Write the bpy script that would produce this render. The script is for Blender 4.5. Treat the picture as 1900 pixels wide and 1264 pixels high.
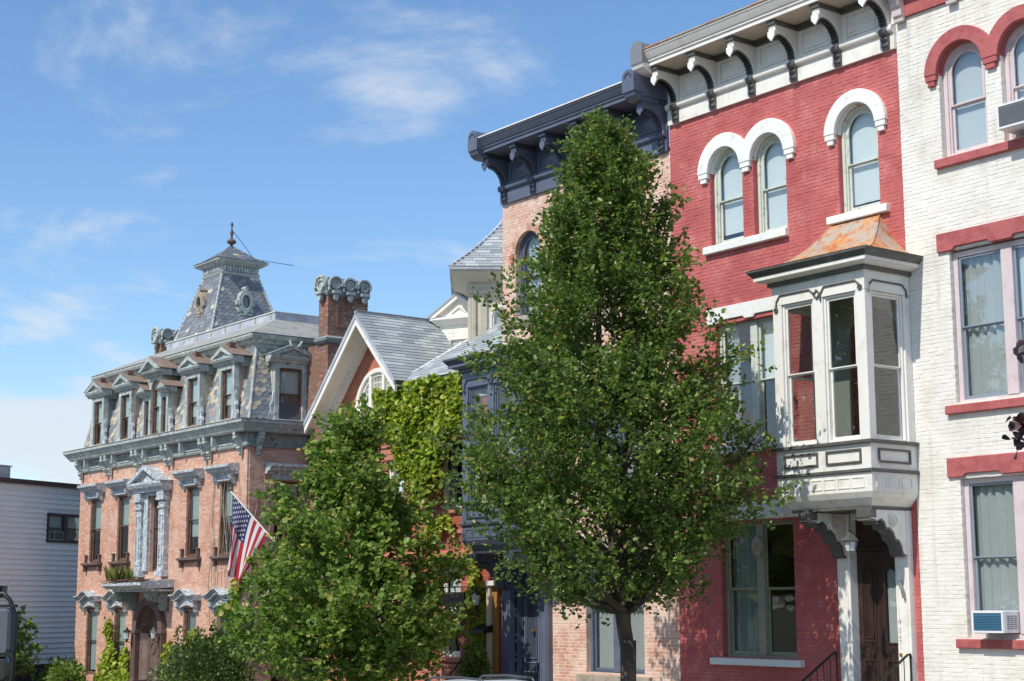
import bpy, bmesh, math, random
import numpy as np
from mathutils import Vector, Matrix
random.seed(7); rng = np.random.default_rng(7)
PI = math.pi
for o in list(bpy.data.objects): bpy.data.objects.remove(o)
sc = bpy.context.scene
C = sc.collection

# ------------------------------------------------------------------ camera
CAM = Vector((0, -24.6, 3.0))
RX = Vector((0.60546145, 0.79586437, -0.00404163)); UP = Vector((0.12993551, -0.09383704, 0.98707212)); FW = Vector((-0.78519628, 0.59815927, 0.16022575))
cd = bpy.data.cameras.new('camera'); cam = bpy.data.objects.new('camera', cd); C.objects.link(cam)
cd.sensor_width = 36; cd.sensor_fit = 'HORIZONTAL'; cd.lens = 36 * 3000 / 1900; cd.clip_start = .1; cd.clip_end = 3000
m3 = Matrix((RX, UP, -FW)).transposed(); cam.matrix_world = Matrix.Translation(CAM) @ m3.to_4x4()
sc.camera = cam
def proj(p):
    v = Vector(p) - CAM; d = v.dot(FW)
    return 950 + 3000 * v.dot(RX) / d, 632 - 3000 * v.dot(UP) / d, d

# ------------------------------------------------------------------ sky, sun, exposure
SUN_TO = Vector((0.115, -1, 1.15)).normalized()            # towards the sun
elev = math.asin(SUN_TO.z); azim = math.atan2(SUN_TO.x, SUN_TO.y)   # azimuth clockwise from +Y
w = bpy.data.worlds.new('World'); sc.world = w; w.use_nodes = True
nt = w.node_tree; nd = nt.nodes; lk = nt.links; nd.clear()
out = nd.new('ShaderNodeOutputWorld'); bg = nd.new('ShaderNodeBackground'); sky = nd.new('ShaderNodeTexSky')
sky.sky_type = 'NISHITA'; sky.sun_disc = False; sky.sun_elevation = elev; sky.sun_rotation = azim
sky.altitude = 60; sky.air_density = 1.0; sky.dust_density = 0.25; sky.ozone_density = 3.0
bg.inputs['Strength'].default_value = 0.15
tc = nd.new('ShaderNodeTexCoord'); sep = nd.new('ShaderNodeSeparateXYZ'); lk.new(tc.outputs['Generated'], sep.inputs[0])
def mth(op, a, b=None, c=None):
    n = nd.new('ShaderNodeMath'); n.operation = op
    for i, q in enumerate((a, b, c)):
        if q is None: continue
        if isinstance(q, (int, float)): n.inputs[i].default_value = q
        else: lk.new(q, n.inputs[i])
    return n.outputs[0]
# project the view direction on a high cloud layer, so that the wisps flatten towards the horizon
zz = mth('ADD', mth('MAXIMUM', sep.outputs[2], 0.0), 0.12)
cx_ = mth('DIVIDE', sep.outputs[0], zz); cy_ = mth('DIVIDE', sep.outputs[1], zz)
cmb0 = nd.new('ShaderNodeCombineXYZ'); lk.new(cx_, cmb0.inputs[0]); lk.new(cy_, cmb0.inputs[1])
cmb = nd.new('ShaderNodeMapping'); cmb.inputs['Rotation'].default_value = (0, 0, math.radians(9)); lk.new(cmb0.outputs[0], cmb.inputs[0])
mp = nd.new('ShaderNodeMapping'); mp.inputs['Rotation'].default_value = (0, 0, math.radians(35)); mp.inputs['Scale'].default_value = (0.8, 1.1, 1); mp.inputs['Location'].default_value = (3.80417, 4.83886, 0)
lk.new(cmb.outputs[0], mp.inputs[0])
n1 = nd.new('ShaderNodeTexNoise'); n1.inputs['Scale'].default_value = 1.7; n1.inputs['Detail'].default_value = 9; n1.inputs['Roughness'].default_value = .6; n1.inputs['Distortion'].default_value = .35
n2 = nd.new('ShaderNodeTexNoise'); n2.inputs['Scale'].default_value = .42; n2.inputs['Detail'].default_value = 3
lk.new(mp.outputs[0], n1.inputs['Vector']); lk.new(mp.outputs[0], n2.inputs['Vector'])
low = mth('MULTIPLY', mth('SUBTRACT', 1.0, mth('MINIMUM', mth('MULTIPLY', mth('MAXIMUM', sep.outputs[2], 0.0), 4.0), 1.0)), .2)   # layers add up towards the horizon
dens = mth('ADD', mth('ADD', mth('MULTIPLY', n1.outputs[0], .62), mth('MULTIPLY', n2.outputs[0], .5)), low)
mr = nd.new('ShaderNodeMapRange'); mr.interpolation_type = 'SMOOTHSTEP'
mr.inputs['From Min'].default_value = .57; mr.inputs['From Max'].default_value = .7; mr.inputs['To Max'].default_value = .82
lk.new(dens, mr.inputs['Value'])
mx = nd.new('ShaderNodeMix'); mx.data_type = 'RGBA'
hsv = nd.new('ShaderNodeHueSaturation'); hsv.inputs['Saturation'].default_value = 1.12; hsv.inputs['Value'].default_value = 1.16; lk.new(sky.outputs[0], hsv.inputs['Color'])
lk.new(mr.outputs[0], mx.inputs['Factor']); lk.new(hsv.outputs[0], mx.inputs['A']); mx.inputs['B'].default_value = (5.1, 5.45, 5.95, 1)
lk.new(mx.outputs['Result'], bg.inputs['Color']); lk.new(bg.outputs[0], out.inputs['Surface'])
sd = bpy.data.lights.new('sun', 'SUN'); sd.energy = 4.15; sd.angle = math.radians(.53); sd.color = (1, .94, .845)
so = bpy.data.objects.new('sun', sd); C.objects.link(so); so.location = (0, -30, 40); so.rotation_euler = SUN_TO.to_track_quat('Z', 'Y').to_euler()
sc.view_settings.view_transform = 'Standard'; sc.view_settings.look = 'None'; sc.view_settings.gamma = 1; sc.view_settings.exposure = 0.0
sc.view_settings.use_curve_mapping = False

# ------------------------------------------------------------------ materials
MATS = {}
def L(h):      # sRGB 0-255 -> linear
    return tuple(((c / 255) / 12.92 if c / 255 <= .04045 else ((c / 255 + .055) / 1.055) ** 2.4) for c in h)
def mat(name, col, rough=.6, col2=None, scale=3., thr=.55, soft=.08, bump=.15, bscale=30., isl=0., cols=None, metal=0., stretch=(1, 1, 1), col3=None, thr3=.62, scale3=8., fine=.12, trans=0., spec=.5, soft3=.06, streak=0., scol=(.1, .09, .08)):
    """Procedural surface: base colour, fine mottling, wear patches (col2, col3), per-piece variation, bump."""
    m = bpy.data.materials.new(name); m.use_nodes = True; t = m.node_tree; N = t.nodes; K = t.links
    b = N['Principled BSDF']; b.inputs['Roughness'].default_value = rough; b.inputs['Metallic'].default_value = metal; b.inputs['Specular IOR Level'].default_value = spec
    g = N.new('ShaderNodeNewGeometry'); mp = N.new('ShaderNodeMapping'); mp.inputs['Scale'].default_value = stretch; K.new(g.outputs['Position'], mp.inputs[0])
    pos = mp.outputs[0]
    def noise(s, d=4, r=.55):
        n = N.new('ShaderNodeTexNoise'); n.inputs['Scale'].default_value = s; n.inputs['Detail'].default_value = d; n.inputs['Roughness'].default_value = r; K.new(pos, n.inputs['Vector']); return n.outputs[0]
    def ma(op, a, bb):
        n = N.new('ShaderNodeMath'); n.operation = op
        for i, q in enumerate((a, bb)):
            if isinstance(q, (int, float)): n.inputs[i].default_value = q
            else: K.new(q, n.inputs[i])
        return n.outputs[0]
    def mixc(f, a, bb):
        n = N.new('ShaderNodeMix'); n.data_type = 'RGBA'
        if isinstance(f, (int, float)): n.inputs['Factor'].default_value = f
        else: K.new(f, n.inputs['Factor'])
        for k, q in (('A', a), ('B', bb)):
            if isinstance(q, tuple): n.inputs[k].default_value = q[:3] + (1,)
            else: K.new(q, n.inputs[k])
        return n.outputs['Result']
    rnd = None
    if isl or cols:
        oi = N.new('ShaderNodeObjectInfo'); rnd = ma('FRACT', ma('ADD', g.outputs['Random Per Island'], oi.outputs['Random']), 0)
    if cols:
        cr = N.new('ShaderNodeValToRGB'); cr.color_ramp.interpolation = 'CONSTANT'; e = cr.color_ramp.elements
        e[0].position = 0; e[0].color = cols[0][1] + (1,); e[1].position = cols[1][0]; e[1].color = cols[1][1] + (1,)
        for p, c in cols[2:]: q = e.new(p); q.color = c + (1,)
        K.new(rnd, cr.inputs[0]); c = cr.outputs[0]
    else: c = tuple(col)
    if isl:
        hs = N.new('ShaderNodeHueSaturation'); K.new(ma('ADD', ma('MULTIPLY', rnd, 2 * isl), 1 - isl), hs.inputs['Value'])
        r2 = ma('FRACT', ma('MULTIPLY', rnd, 17.3), 0); K.new(ma('ADD', ma('MULTIPLY', r2, .5 * isl), 1 - .25 * isl), hs.inputs['Saturation'])
        K.new(ma('ADD', ma('MULTIPLY', r2, .05 * isl), .5 - .025 * isl), hs.inputs['Hue'])
        if isinstance(c, tuple): hs.inputs['Color'].default_value = c[:3] + (1,)
        else: K.new(c, hs.inputs['Color'])
        c = hs.outputs[0]
    def step(n, th, so):
        r = N.new('ShaderNodeMapRange'); r.interpolation_type = 'SMOOTHSTEP'; r.inputs['From Min'].default_value = th - so; r.inputs['From Max'].default_value = th + so; K.new(n, r.inputs['Value']); return r.outputs[0]
    if col2: c = mixc(step(noise(scale, 6, .65), thr, soft), c, tuple(col2))
    if col3: c = mixc(step(noise(scale3, 6, .7), thr3, soft3), c, tuple(col3))
    if streak:
        ms = N.new('ShaderNodeMapping'); ms.inputs['Scale'].default_value = (5.5, 5.5, .33); K.new(g.outputs['Position'], ms.inputs[0]); ns_ = N.new('ShaderNodeTexNoise'); ns_.inputs['Scale'].default_value = 1.; ns_.inputs['Detail'].default_value = 4; K.new(ms.outputs[0], ns_.inputs['Vector'])
        c = mixc(ma('MULTIPLY', ma('MULTIPLY', step(ns_.outputs[0], .62, .12), step(noise(.55, 3), .5, .12)), streak), c, tuple(scol))
    if fine:
        nf = noise(1.3, 5, .6); v = ma('ADD', ma('MULTIPLY', nf, 2 * fine), 1 - fine)
        hs = N.new('ShaderNodeHueSaturation'); K.new(v, hs.inputs['Value'])
        if isinstance(c, tuple): hs.inputs['Color'].default_value = c[:3] + (1,)
        else: K.new(c, hs.inputs['Color'])
        c = hs.outputs[0]
    if isinstance(c, tuple): b.inputs['Base Color'].default_value = c[:3] + (1,)
    else: K.new(c, b.inputs['Base Color'])
    if bump:
        bp = N.new('ShaderNodeBump'); bp.inputs['Strength'].default_value = bump; bp.inputs['Distance'].default_value = .02
        K.new(noise(bscale, 5, .6), bp.inputs['Height']); K.new(bp.outputs[0], b.inputs['Normal'])
    if trans:
        tr = N.new('ShaderNodeBsdfTranslucent'); mxs = N.new('ShaderNodeMixShader'); mxs.inputs[0].default_value = trans
        if isinstance(c, tuple): tr.inputs[0].default_value = c[:3] + (1,)
        else: K.new(c, tr.inputs[0])
        K.new(b.outputs[0], mxs.inputs[1]); K.new(tr.outputs[0], mxs.inputs[2]); K.new(mxs.outputs[0], N['Material Output'].inputs[0])
    MATS[name] = m; return m
def glass(name, tint=(.93, .96, .95), rough=.01, f0=.09):
    m = bpy.data.materials.new(name); m.use_nodes = True; t = m.node_tree; N = t.nodes; K = t.links; N.remove(N['Principled BSDF'])
    tr = N.new('ShaderNodeBsdfTransparent'); tr.inputs[0].default_value = tint + (1,); gl = N.new('ShaderNodeBsdfGlossy'); gl.inputs['Roughness'].default_value = rough
    lw = N.new('ShaderNodeLayerWeight'); lw.inputs[0].default_value = .5; pw = N.new('ShaderNodeMath'); pw.operation = 'POWER'; pw.inputs[1].default_value = 4.; K.new(lw.outputs['Facing'], pw.inputs[0])
    fr = N.new('ShaderNodeMath'); fr.operation = 'MULTIPLY_ADD'; fr.inputs[1].default_value = .82; fr.inputs[2].default_value = f0; K.new(pw.outputs[0], fr.inputs[0]); mxs = N.new('ShaderNodeMixShader')
    g = N.new('ShaderNodeNewGeometry'); n = N.new('ShaderNodeTexNoise'); n.inputs['Scale'].default_value = 1.7; n.inputs['Detail'].default_value = 1; K.new(g.outputs['Position'], n.inputs['Vector'])
    bp = N.new('ShaderNodeBump'); bp.inputs['Strength'].default_value = .16; bp.inputs['Distance'].default_value = .03; K.new(n.outputs[0], bp.inputs['Height']); K.new(bp.outputs[0], gl.inputs['Normal'])
    K.new(fr.outputs[0], mxs.inputs[0]); K.new(tr.outputs[0], mxs.inputs[1]); K.new(gl.outputs[0], mxs.inputs[2]); K.new(mxs.outputs[0], N['Material Output'].inputs[0])
    MATS[name] = m; return m

mat('red_paint', L((196, 104, 100)), .55, L((176, 84, 82)), .9, .54, .16, .45, 45, isl=.05, fine=.1, col3=L((212, 134, 128)), thr3=.6, scale3=1.7, soft3=.14, streak=.4, scol=L((136, 68, 66)))
mat('red_mortar', L((184, 94, 91)), .65, bump=.3, bscale=80)
mat('white_brick', L((234, 232, 224)), .6, L((214, 209, 195)), 1.0, .57, .14, .45, 45, isl=.03, fine=.06, col3=L((160, 146, 126)), thr3=.76, scale3=13, streak=.4, scol=L((158, 147, 130)))
mat('white_mortar', L((226, 223, 214)), .65, L((200, 195, 182)), 3.3, .58, .08, .3, 80)
mat('white_trim', L((236, 234, 226)), .5, L((220, 216, 204)), 3., .6, .1, .14, 40, fine=.05, col3=L((146, 136, 120)), thr3=.75, scale3=12, streak=.16, scol=L((160, 148, 130)))
mat('cream_trim', L((236, 233, 224)), .5, L((214, 210, 198)), 3., .62, .1, .08, 40, fine=.04)
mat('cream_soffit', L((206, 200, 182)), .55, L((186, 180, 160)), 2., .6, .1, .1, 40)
mat('dark_trim', L((92, 92, 88)), .5, L((112, 112, 106)), 4, .6, .1, .15, 40)
mat('slate_blue', L((92, 100, 119)), .45, L((106, 113, 131)), 2.5, .6, .1, .14, 40, fine=.1, streak=.25, scol=L((120, 124, 132)))
mat('slate_blue_dark', L((66, 73, 88)), .45, bump=.1)
mat('salmon_brick', None, .8, L((222, 196, 178)), 1.3, .51, .16, .45, 50, isl=.09, cols=[(0, L((206, 148, 124))), (.3, L((212, 158, 134))), (.62, L((196, 134, 110))), (.85, L((216, 174, 152)))], col3=L((228, 210, 196)), thr3=.58, scale3=5, soft3=.09, streak=.3, scol=L((186, 150, 130)))
mat('pale_mortar', L((230, 210, 196)), .85, L((214, 186, 168)), 2, .55, .1, .4, 80)
mat('house_brick', None, .8, L((178, 104, 82)), 1.5, .6, .15, .4, 50, isl=.1, cols=[(0, L((180, 100, 80))), (.35, L((170, 90, 72))), (.7, L((190, 110, 88)))])
mat('house_mortar', L((156, 94, 78)), .85, bump=.4, bscale=80)
mat('gable_brick', None, .8, isl=.08, cols=[(0, L((194, 126, 98))), (.5, L((184, 114, 88)))], bump=.4)
mat('mansion_brick', None, .85, L((216, 182, 160)), 1.1, .56, .16, .45, 50, isl=.09, cols=[(0, L((208, 158, 133))), (.3, L((201, 147, 122))), (.6, L((215, 171, 147))), (.88, L((186, 133, 111)))], col3=L((190, 146, 126)), thr3=.7, scale3=3, streak=.3, scol=L((170, 134, 116)))
mat('mansion_mortar', L((224, 202, 186)), .85, L((206, 178, 160)), 2, .55, .1, .4, 80)
mat('old_brick', None, .85, L((128, 112, 98)), 2.6, .52, .14, .5, 50, isl=.14, cols=[(0, L((160, 104, 86))), (.4, L((138, 90, 76))), (.75, L((170, 130, 110)))])
mat('old_mortar', L((150, 122, 100)), .9, L((96, 80, 70)), 3, .55, .12, .5, 70)
mat('verdigris', L((166, 175, 171)), .65, L((198, 203, 197)), 4., .56, .07, .3, 30, col3=L((98, 92, 83)), thr3=.62, scale3=6, soft3=.04, fine=.12, streak=.35, scol=L((112, 102, 90)))
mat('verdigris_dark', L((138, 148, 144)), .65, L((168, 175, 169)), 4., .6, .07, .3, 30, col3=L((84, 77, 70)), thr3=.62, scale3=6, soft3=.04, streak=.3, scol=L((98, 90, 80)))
mat('peeling_grey', L((172, 180, 184)), .7, L((216, 220, 220)), 7., .55, .05, .4, 40, col3=L((100, 100, 100)), thr3=.6, scale3=9, soft3=.04, fine=.12)
mat('brown_wood', L((110, 82, 66)), .6, L((136, 106, 88)), 5, .58, .08, .25, 40)
mat('brown_stone', L((104, 84, 77)), .75, L((122, 100, 92)), 3, .58, .1, .35, 40)
mat('roof_grey', L((158, 158, 152)), .8, L((140, 140, 134)), 2, .55, .1, .35, 20, col3=L((178, 178, 170)), thr3=.66, scale3=5)
mat('roof_rust', L((134, 116, 104)), .75, L((152, 138, 126)), 4, .55, .08, .35, 25, col3=L((112, 88, 74)), thr3=.6)
mat('flashing', L((176, 180, 188)), .45, L((206, 208, 212)), 2, .55, .12, .15, 15, metal=.15)
mat('slate', None, .65, isl=.14, cols=[(0, L((130, 137, 142))), (.2, L((170, 165, 152))), (.4, L((144, 149, 153))), (.54, L((198, 187, 163))), (.68, L((160, 144, 136))), (.78, L((122, 130, 138))), (.92, L((182, 172, 150)))], bump=.3, bscale=14, fine=.2, spec=.3, streak=.3, scol=L((120, 110, 96)))
mat('slate_tower', None, .65, isl=.14, cols=[(0, L((122, 127, 134))), (.45, L((134, 139, 144))), (.8, L((114, 119, 126))), (.93, L((194, 188, 170)))], bump=.3, bscale=14, fine=.18, spec=.3)
mat('slate_pale', None, .7, isl=.09, cols=[(0, L((166, 173, 176))), (.35, L((154, 162, 166))), (.7, L((176, 182, 183))), (.94, L((134, 142, 146)))], bump=.3, bscale=12, fine=.12, spec=.3, streak=.25, scol=L((120, 116, 104)))
mat('slate_base', L((84, 88, 92)), .7, bump=.2)
mat('rusty_metal', L((172, 168, 156)), .55, L((202, 148, 98)), 1.7, .5, .12, .15, 20, col3=L((186, 112, 62)), thr3=.55, scale3=4., soft3=.07, fine=.12, streak=.4, scol=L((160, 96, 56)))
mat('window_green', L((206, 212, 200)), .5, L((174, 178, 164)), 7, .6, .06, .2, 40)
mat('window_olive', L((148, 148, 128)), .5, L((166, 166, 146)), 5, .6, .1, .15, 40)
mat('pink_trim', L((212, 198, 198)), .55, L((198, 182, 182)), 5, .6, .1, .15, 40)
mat('storm_alu', L((150, 160, 172)), .4, metal=.3, bump=.05)
mat('red_stone', L((180, 98, 96)), .75, L((164, 82, 82)), 4, .54, .12, .9, 9, fine=.1, streak=.3, scol=L((140, 76, 74)))
mat('white_stone', L((236, 237, 232)), .6, L((220, 219, 210)), 4, .6, .1, .5, 12, col3=L((170, 162, 146)), thr3=.76, scale3=9)
mat('stone_sill', L((170, 160, 144)), .8, L((148, 138, 122)), 6, .55, .1, .5, 30)
mat('sandstone_red', L((190, 120, 98)), .8, L((200, 132, 110)), 4, .55, .1, .5, 30)
mat('dark_wood', L((50, 35, 30)), .4, L((72, 50, 42)), 3, .56, .15, .2, 60, stretch=(6, 6, .7), fine=.25)
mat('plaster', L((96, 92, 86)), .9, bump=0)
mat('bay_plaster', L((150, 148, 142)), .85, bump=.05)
mat('curtain', L((222, 224, 226)), .8, bump=.0, fine=.04, trans=.35)
mat('blind', L((238, 241, 246)), .6, bump=0, fine=.02, trans=.12)
mat('shade_cloth', L((236, 239, 241)), .8, bump=.05, fine=.1)
mat('black_iron', L((26, 26, 28)), .45, bump=.1)
mat('lamp_metal', L((120, 122, 120)), .4, metal=.6)
mat('lamp_glass', L((205, 212, 216)), .25, bump=0, fine=0)
mat('ac_white', L((226, 228, 230)), .4, bump=.02)
mat('ac_grille', L((128, 132, 136)), .5, bump=.05)
mat('ac_blue', L((58, 108, 136)), .5, bump=.05)
mat('siding', L((234, 237, 240)), .55, L((226, 230, 234)), 1.3, .55, .15, .08, 20, isl=.02, fine=.03)
mat('brown_trim', L((72, 56, 54)), .6, bump=.1)
mat('dark_base', L((48, 38, 36)), .8)
mat('concrete', L((160, 154, 144)), .85, L((140, 134, 124)), 1.5, .55, .12, .4, 30)
mat('asphalt', (.05, .05, .052), .85, (.065, .065, .066), 1, .55, .15, .5, 60)
mat('soil', (.09, .065, .045), .95, (.06, .08, .03), 1.5, .5, .15, .6, 15)
mat('bark', L((92, 78, 66)), .9, L((70, 60, 52)), 5, .5, .12, .9, 22, stretch=(1, 1, .35))
mat('twig', L((96, 76, 58)), .85, bump=.2)
mat('pear_leaf', None, .36, isl=.28, cols=[(0, (.145, .24, .045)), (.3, (.18, .28, .05)), (.62, (.11, .195, .04)), (.84, (.27, .34, .07)), (.97, (.34, .26, .08))], bump=0, fine=.18, trans=.48, spec=.55)
mat('maple_leaf', None, .44, isl=.28, cols=[(0, (.2, .33, .06)), (.35, (.25, .37, .065)), (.65, (.155, .27, .05)), (.84, (.36, .43, .095)), (.95, (.5, .44, .13))], bump=0, fine=.15, trans=.48, spec=.4)
mat('ivy_leaf', None, .42, isl=.22, cols=[(0, (.28, .38, .04)), (.35, (.35, .44, .05)), (.65, (.22, .32, .035)), (.85, (.48, .5, .07))], bump=0, fine=.12, trans=.42, spec=.35)
mat('ivy_yellow', None, .42, isl=.18, cols=[(0, (.38, .44, .05)), (.4, (.5, .5, .07)), (.75, (.27, .36, .045))], bump=0, fine=.1, trans=.34)
mat('bush_leaf', None, .4, isl=.28, cols=[(0, (.07, .125, .03)), (.4, (.095, .155, .038)), (.8, (.15, .2, .055))], bump=0, fine=.15, trans=.3)
mat('sapling_leaf', None, .42, isl=.25, cols=[(0, (.17, .27, .045)), (.5, (.22, .31, .06))], bump=0, trans=.4)
mat('copper_leaf', None, .38, isl=.3, cols=[(0, (.055, .02, .022)), (.4, (.085, .035, .035)), (.75, (.04, .016, .02))], bump=0, trans=.2)
mat('dry_grass', None, .6, isl=.25, cols=[(0, (.26, .32, .08)), (.5, (.36, .35, .12)), (.8, (.2, .28, .06))], bump=0, trans=.4)
mat('flag_red', L((190, 44, 58)), .7, bump=.05, fine=.04, trans=.35); mat('flag_white', L((236, 234, 232)), .7, bump=.05, fine=.02, trans=.35); mat('flag_blue', L((52, 56, 104)), .7, bump=.05, fine=.04, trans=.2)
mat('sign_black', L((24, 22, 22)), .4, bump=.02); mat('sign_gold', L((176, 140, 84)), .45, bump=0)
mat('car_paint', L((214, 220, 226)), .22, bump=0, fine=0); mat('tail_red', L((140, 18, 26)), .2, bump=0, fine=0); mat('rubber', (.018, .018, .018), .8); mat('rack_grey', L((86, 92, 96)), .4, metal=.4, bump=0)
mat('mirror_grey', L((84, 90, 98)), .45, bump=.04); mat('mirror_chrome', L((120, 122, 124)), .1, metal=1., bump=0, fine=0)
mat('truck_paint', L((200, 196, 60)), .3, bump=0); mat('ochre_wall', L((160, 116, 62)), .8, bump=.1)
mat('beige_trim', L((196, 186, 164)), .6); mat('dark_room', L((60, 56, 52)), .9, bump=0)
mat('grey_metal', L((150, 150, 148)), .45, metal=.5); mat('brass', L((190, 150, 80)), .35, metal=.8, bump=0)
glass('glass'); glass('glass_old', (.82, .88, .86), .03); glass('car_glass', (.25, .28, .28), .01)

# ------------------------------------------------------------------ mesh helpers
WL = {}                                   # world position of each object's origin
XF = [None]                               # optional local -> world mapping while a rotated piece is built
class MB:
    def __init__(s): s.v = []; s.f = []; s.m = []
    def add(s, vs, fs, m=0):
        k = len(s.v); s.v += [tuple(p) for p in vs]; s.f += [tuple(i + k for i in f) for f in fs]; s.m += [m] * len(fs); return s
    def box(s, x0, x1, y0, y1, z0, z1, m=0):
        return s.add([(x0, y0, z0), (x1, y0, z0), (x1, y1, z0), (x0, y1, z0), (x0, y0, z1), (x1, y0, z1), (x1, y1, z1), (x0, y1, z1)],
                     [(0, 3, 2, 1), (4, 5, 6, 7), (0, 1, 5, 4), (1, 2, 6, 5), (2, 3, 7, 6), (3, 0, 4, 7)], m)
    def ext(s, pts, ax, a, b, m=0):       # polygon extruded along an axis; pts are (y,z) / (x,z) / (x,y)
        n = len(pts); P = {'x': lambda p, t: (t, p[0], p[1]), 'y': lambda p, t: (p[0], t, p[1]), 'z': lambda p, t: (p[0], p[1], t)}[ax]
        vs = [P(p, a) for p in pts] + [P(p, b) for p in pts]
        return s.add(vs, [tuple(range(n))[::-1], tuple(range(n, 2 * n))] + [(i, (i + 1) % n, n + (i + 1) % n, n + i) for i in range(n)], m)
    def ring(s, cx, cz, r0, r1, y0, y1, a0=0., a1=PI, n=18, m=0, ez=1.):
        vs = []; fs = []
        for i in range(n + 1):
            a = a0 + (a1 - a0) * i / n; c, q = math.cos(a), math.sin(a) * ez
            vs += [(cx + r0 * c, y0, cz + r0 * q), (cx + r1 * c, y0, cz + r1 * q), (cx + r1 * c, y1, cz + r1 * q), (cx + r0 * c, y1, cz + r0 * q)]
        for i in range(n):
            k = 4 * i
            for j in range(4): fs.append((k + j, k + (j + 1) % 4, k + 4 + (j + 1) % 4, k + 4 + j))
        if abs(a1 - a0) < 2 * PI - .01: fs += [(3, 2, 1, 0), (4 * n, 4 * n + 1, 4 * n + 2, 4 * n + 3)]
        return s.add(vs, fs, m)
    def tube(s, path, r, n=8, m=0):
        P = [Vector(p) for p in path]; R = r if isinstance(r, (list, tuple)) else [r] * len(P); vs = []; fs = []
        up = None
        for i, p in enumerate(P):
            t = (P[min(i + 1, len(P) - 1)] - P[max(i - 1, 0)]).normalized()
            if up is None: up = Vector((0, 0, 1)) if abs(t.z) < .9 else Vector((1, 0, 0))
            a = t.cross(up).normalized(); b = a.cross(t).normalized(); up = b
            for j in range(n): vs.append(p + (a * math.cos(2 * PI * j / n) + b * math.sin(2 * PI * j / n)) * R[i])
        for i in range(len(P) - 1):
            for j in range(n): fs.append((i * n + j, i * n + (j + 1) % n, (i + 1) * n + (j + 1) % n, (i + 1) * n + j))
        fs += [tuple(range(n))[::-1], tuple((len(P) - 1) * n + j for j in range(n))]
        return s.add(vs, fs, m)
    def lathe(s, cx, cy, prof, n=16, m=0):
        vs = []; fs = []
        for r, z in prof:
            for j in range(n): vs.append((cx + r * math.cos(2 * PI * j / n), cy + r * math.sin(2 * PI * j / n), z))
        for i in range(len(prof) - 1):
            for j in range(n): fs.append((i * n + j, i * n + (j + 1) % n, (i + 1) * n + (j + 1) % n, (i + 1) * n + j))
        fs += [tuple(range(n))[::-1], tuple((len(prof) - 1) * n + j for j in range(n))]
        return s.add(vs, fs, m)
    def perim(s, prof, x0, x1, y0, y1, m=0):   # closed profile (out, z) swept with mitres round a rectangle
        n = len(prof); vs = []
        for sx, sy in ((0, 0), (1, 0), (1, 1), (0, 1)):
            for o, z in prof: vs.append(((x1 + o) if sx else (x0 - o), (y1 + o) if sy else (y0 - o), z))
        fs = [(c * n + i, ((c + 1) % 4) * n + i, ((c + 1) % 4) * n + (i + 1) % n, c * n + (i + 1) % n) for c in range(4) for i in range(n)]
        return s.add(vs, fs, m)
    def frame(s, x0, x1, z0, z1, t, y0, y1, m=0, tb=None):   # rectangular frame in a facade plane, butted
        tb = t if tb is None else tb
        s.box(x0, x0 + t, y0, y1, z0, z1, m); s.box(x1 - t, x1, y0, y1, z0, z1, m)
        s.box(x0 + t, x1 - t, y0, y1, z0, z0 + tb, m); return s.box(x0 + t, x1 - t, y0, y1, z1 - t, z1, m)
    def build(s, name, mats, parent=None, smooth=False, bevel=0., fix=True, kind=None):
        vs = s.v if XF[0] is None else [XF[0](p) for p in s.v]
        a = np.array(vs, dtype=float); mn, mxx = a.min(0), a.max(0); o = Vector(((mn[0] + mxx[0]) / 2, (mn[1] + mxx[1]) / 2, mn[2]))
        me = bpy.data.meshes.new(name); me.from_pydata([tuple(p) for p in (a - np.array(o))], [], s.f)
        ml = mats if isinstance(mats, (list, tuple)) else [mats]
        for q in ml: me.materials.append(MATS[q])
        if len(ml) > 1: me.polygons.foreach_set('material_index', s.m)
        if fix:
            bm = bmesh.new(); bm.from_mesh(me); bmesh.ops.recalc_face_normals(bm, faces=bm.faces); bm.to_mesh(me); bm.free()
        if smooth: me.polygons.foreach_set('use_smooth', [True] * len(me.polygons))
        ob = bpy.data.objects.new(name, me); C.objects.link(ob); place(ob, o, parent)
        if smooth == 'auto':
            for p in me.polygons: p.use_smooth = True
            me.set_sharp_from_angle(angle=math.radians(40))
        if bevel:
            b = ob.modifiers.new('bevel', 'BEVEL'); b.width = bevel; b.segments = 1; b.limit_method = 'ANGLE'
        if kind: ob['kind'] = kind
        return ob
def place(ob, o, parent=None):
    WL[ob] = Vector(o); ob.parent = parent; ob.location = Vector(o) - (WL[parent] if parent else Vector())
def tag(o, label, cat=None, group=None, kind=None):
    if label: o['label'] = label
    if cat: o['category'] = cat
    if group: o['group'] = group
    if kind: o['kind'] = kind
    return o
def thing(name, loc, label, cat, group=None):
    o = bpy.data.objects.new(name, None); C.objects.link(o); o.empty_display_size = .2; place(o, loc); return tag(o, label, cat, group)
def box(name, m, par, *b, bevel=0.): return MB().box(*b).build(name, m, par, bevel=bevel)
def arc(cx, cz, r, a0, a1, n=14, ez=1.): return [(cx + r * math.cos(a0 + (a1 - a0) * i / n), cz + ez * r * math.sin(a0 + (a1 - a0) * i / n)) for i in range(n + 1)]
def rotz(px, py, deg):
    c, q = math.cos(math.radians(deg)), math.sin(math.radians(deg))
    return lambda p: (px + c * p[0] - q * p[1], py + q * p[0] + c * p[1], p[2])

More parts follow.
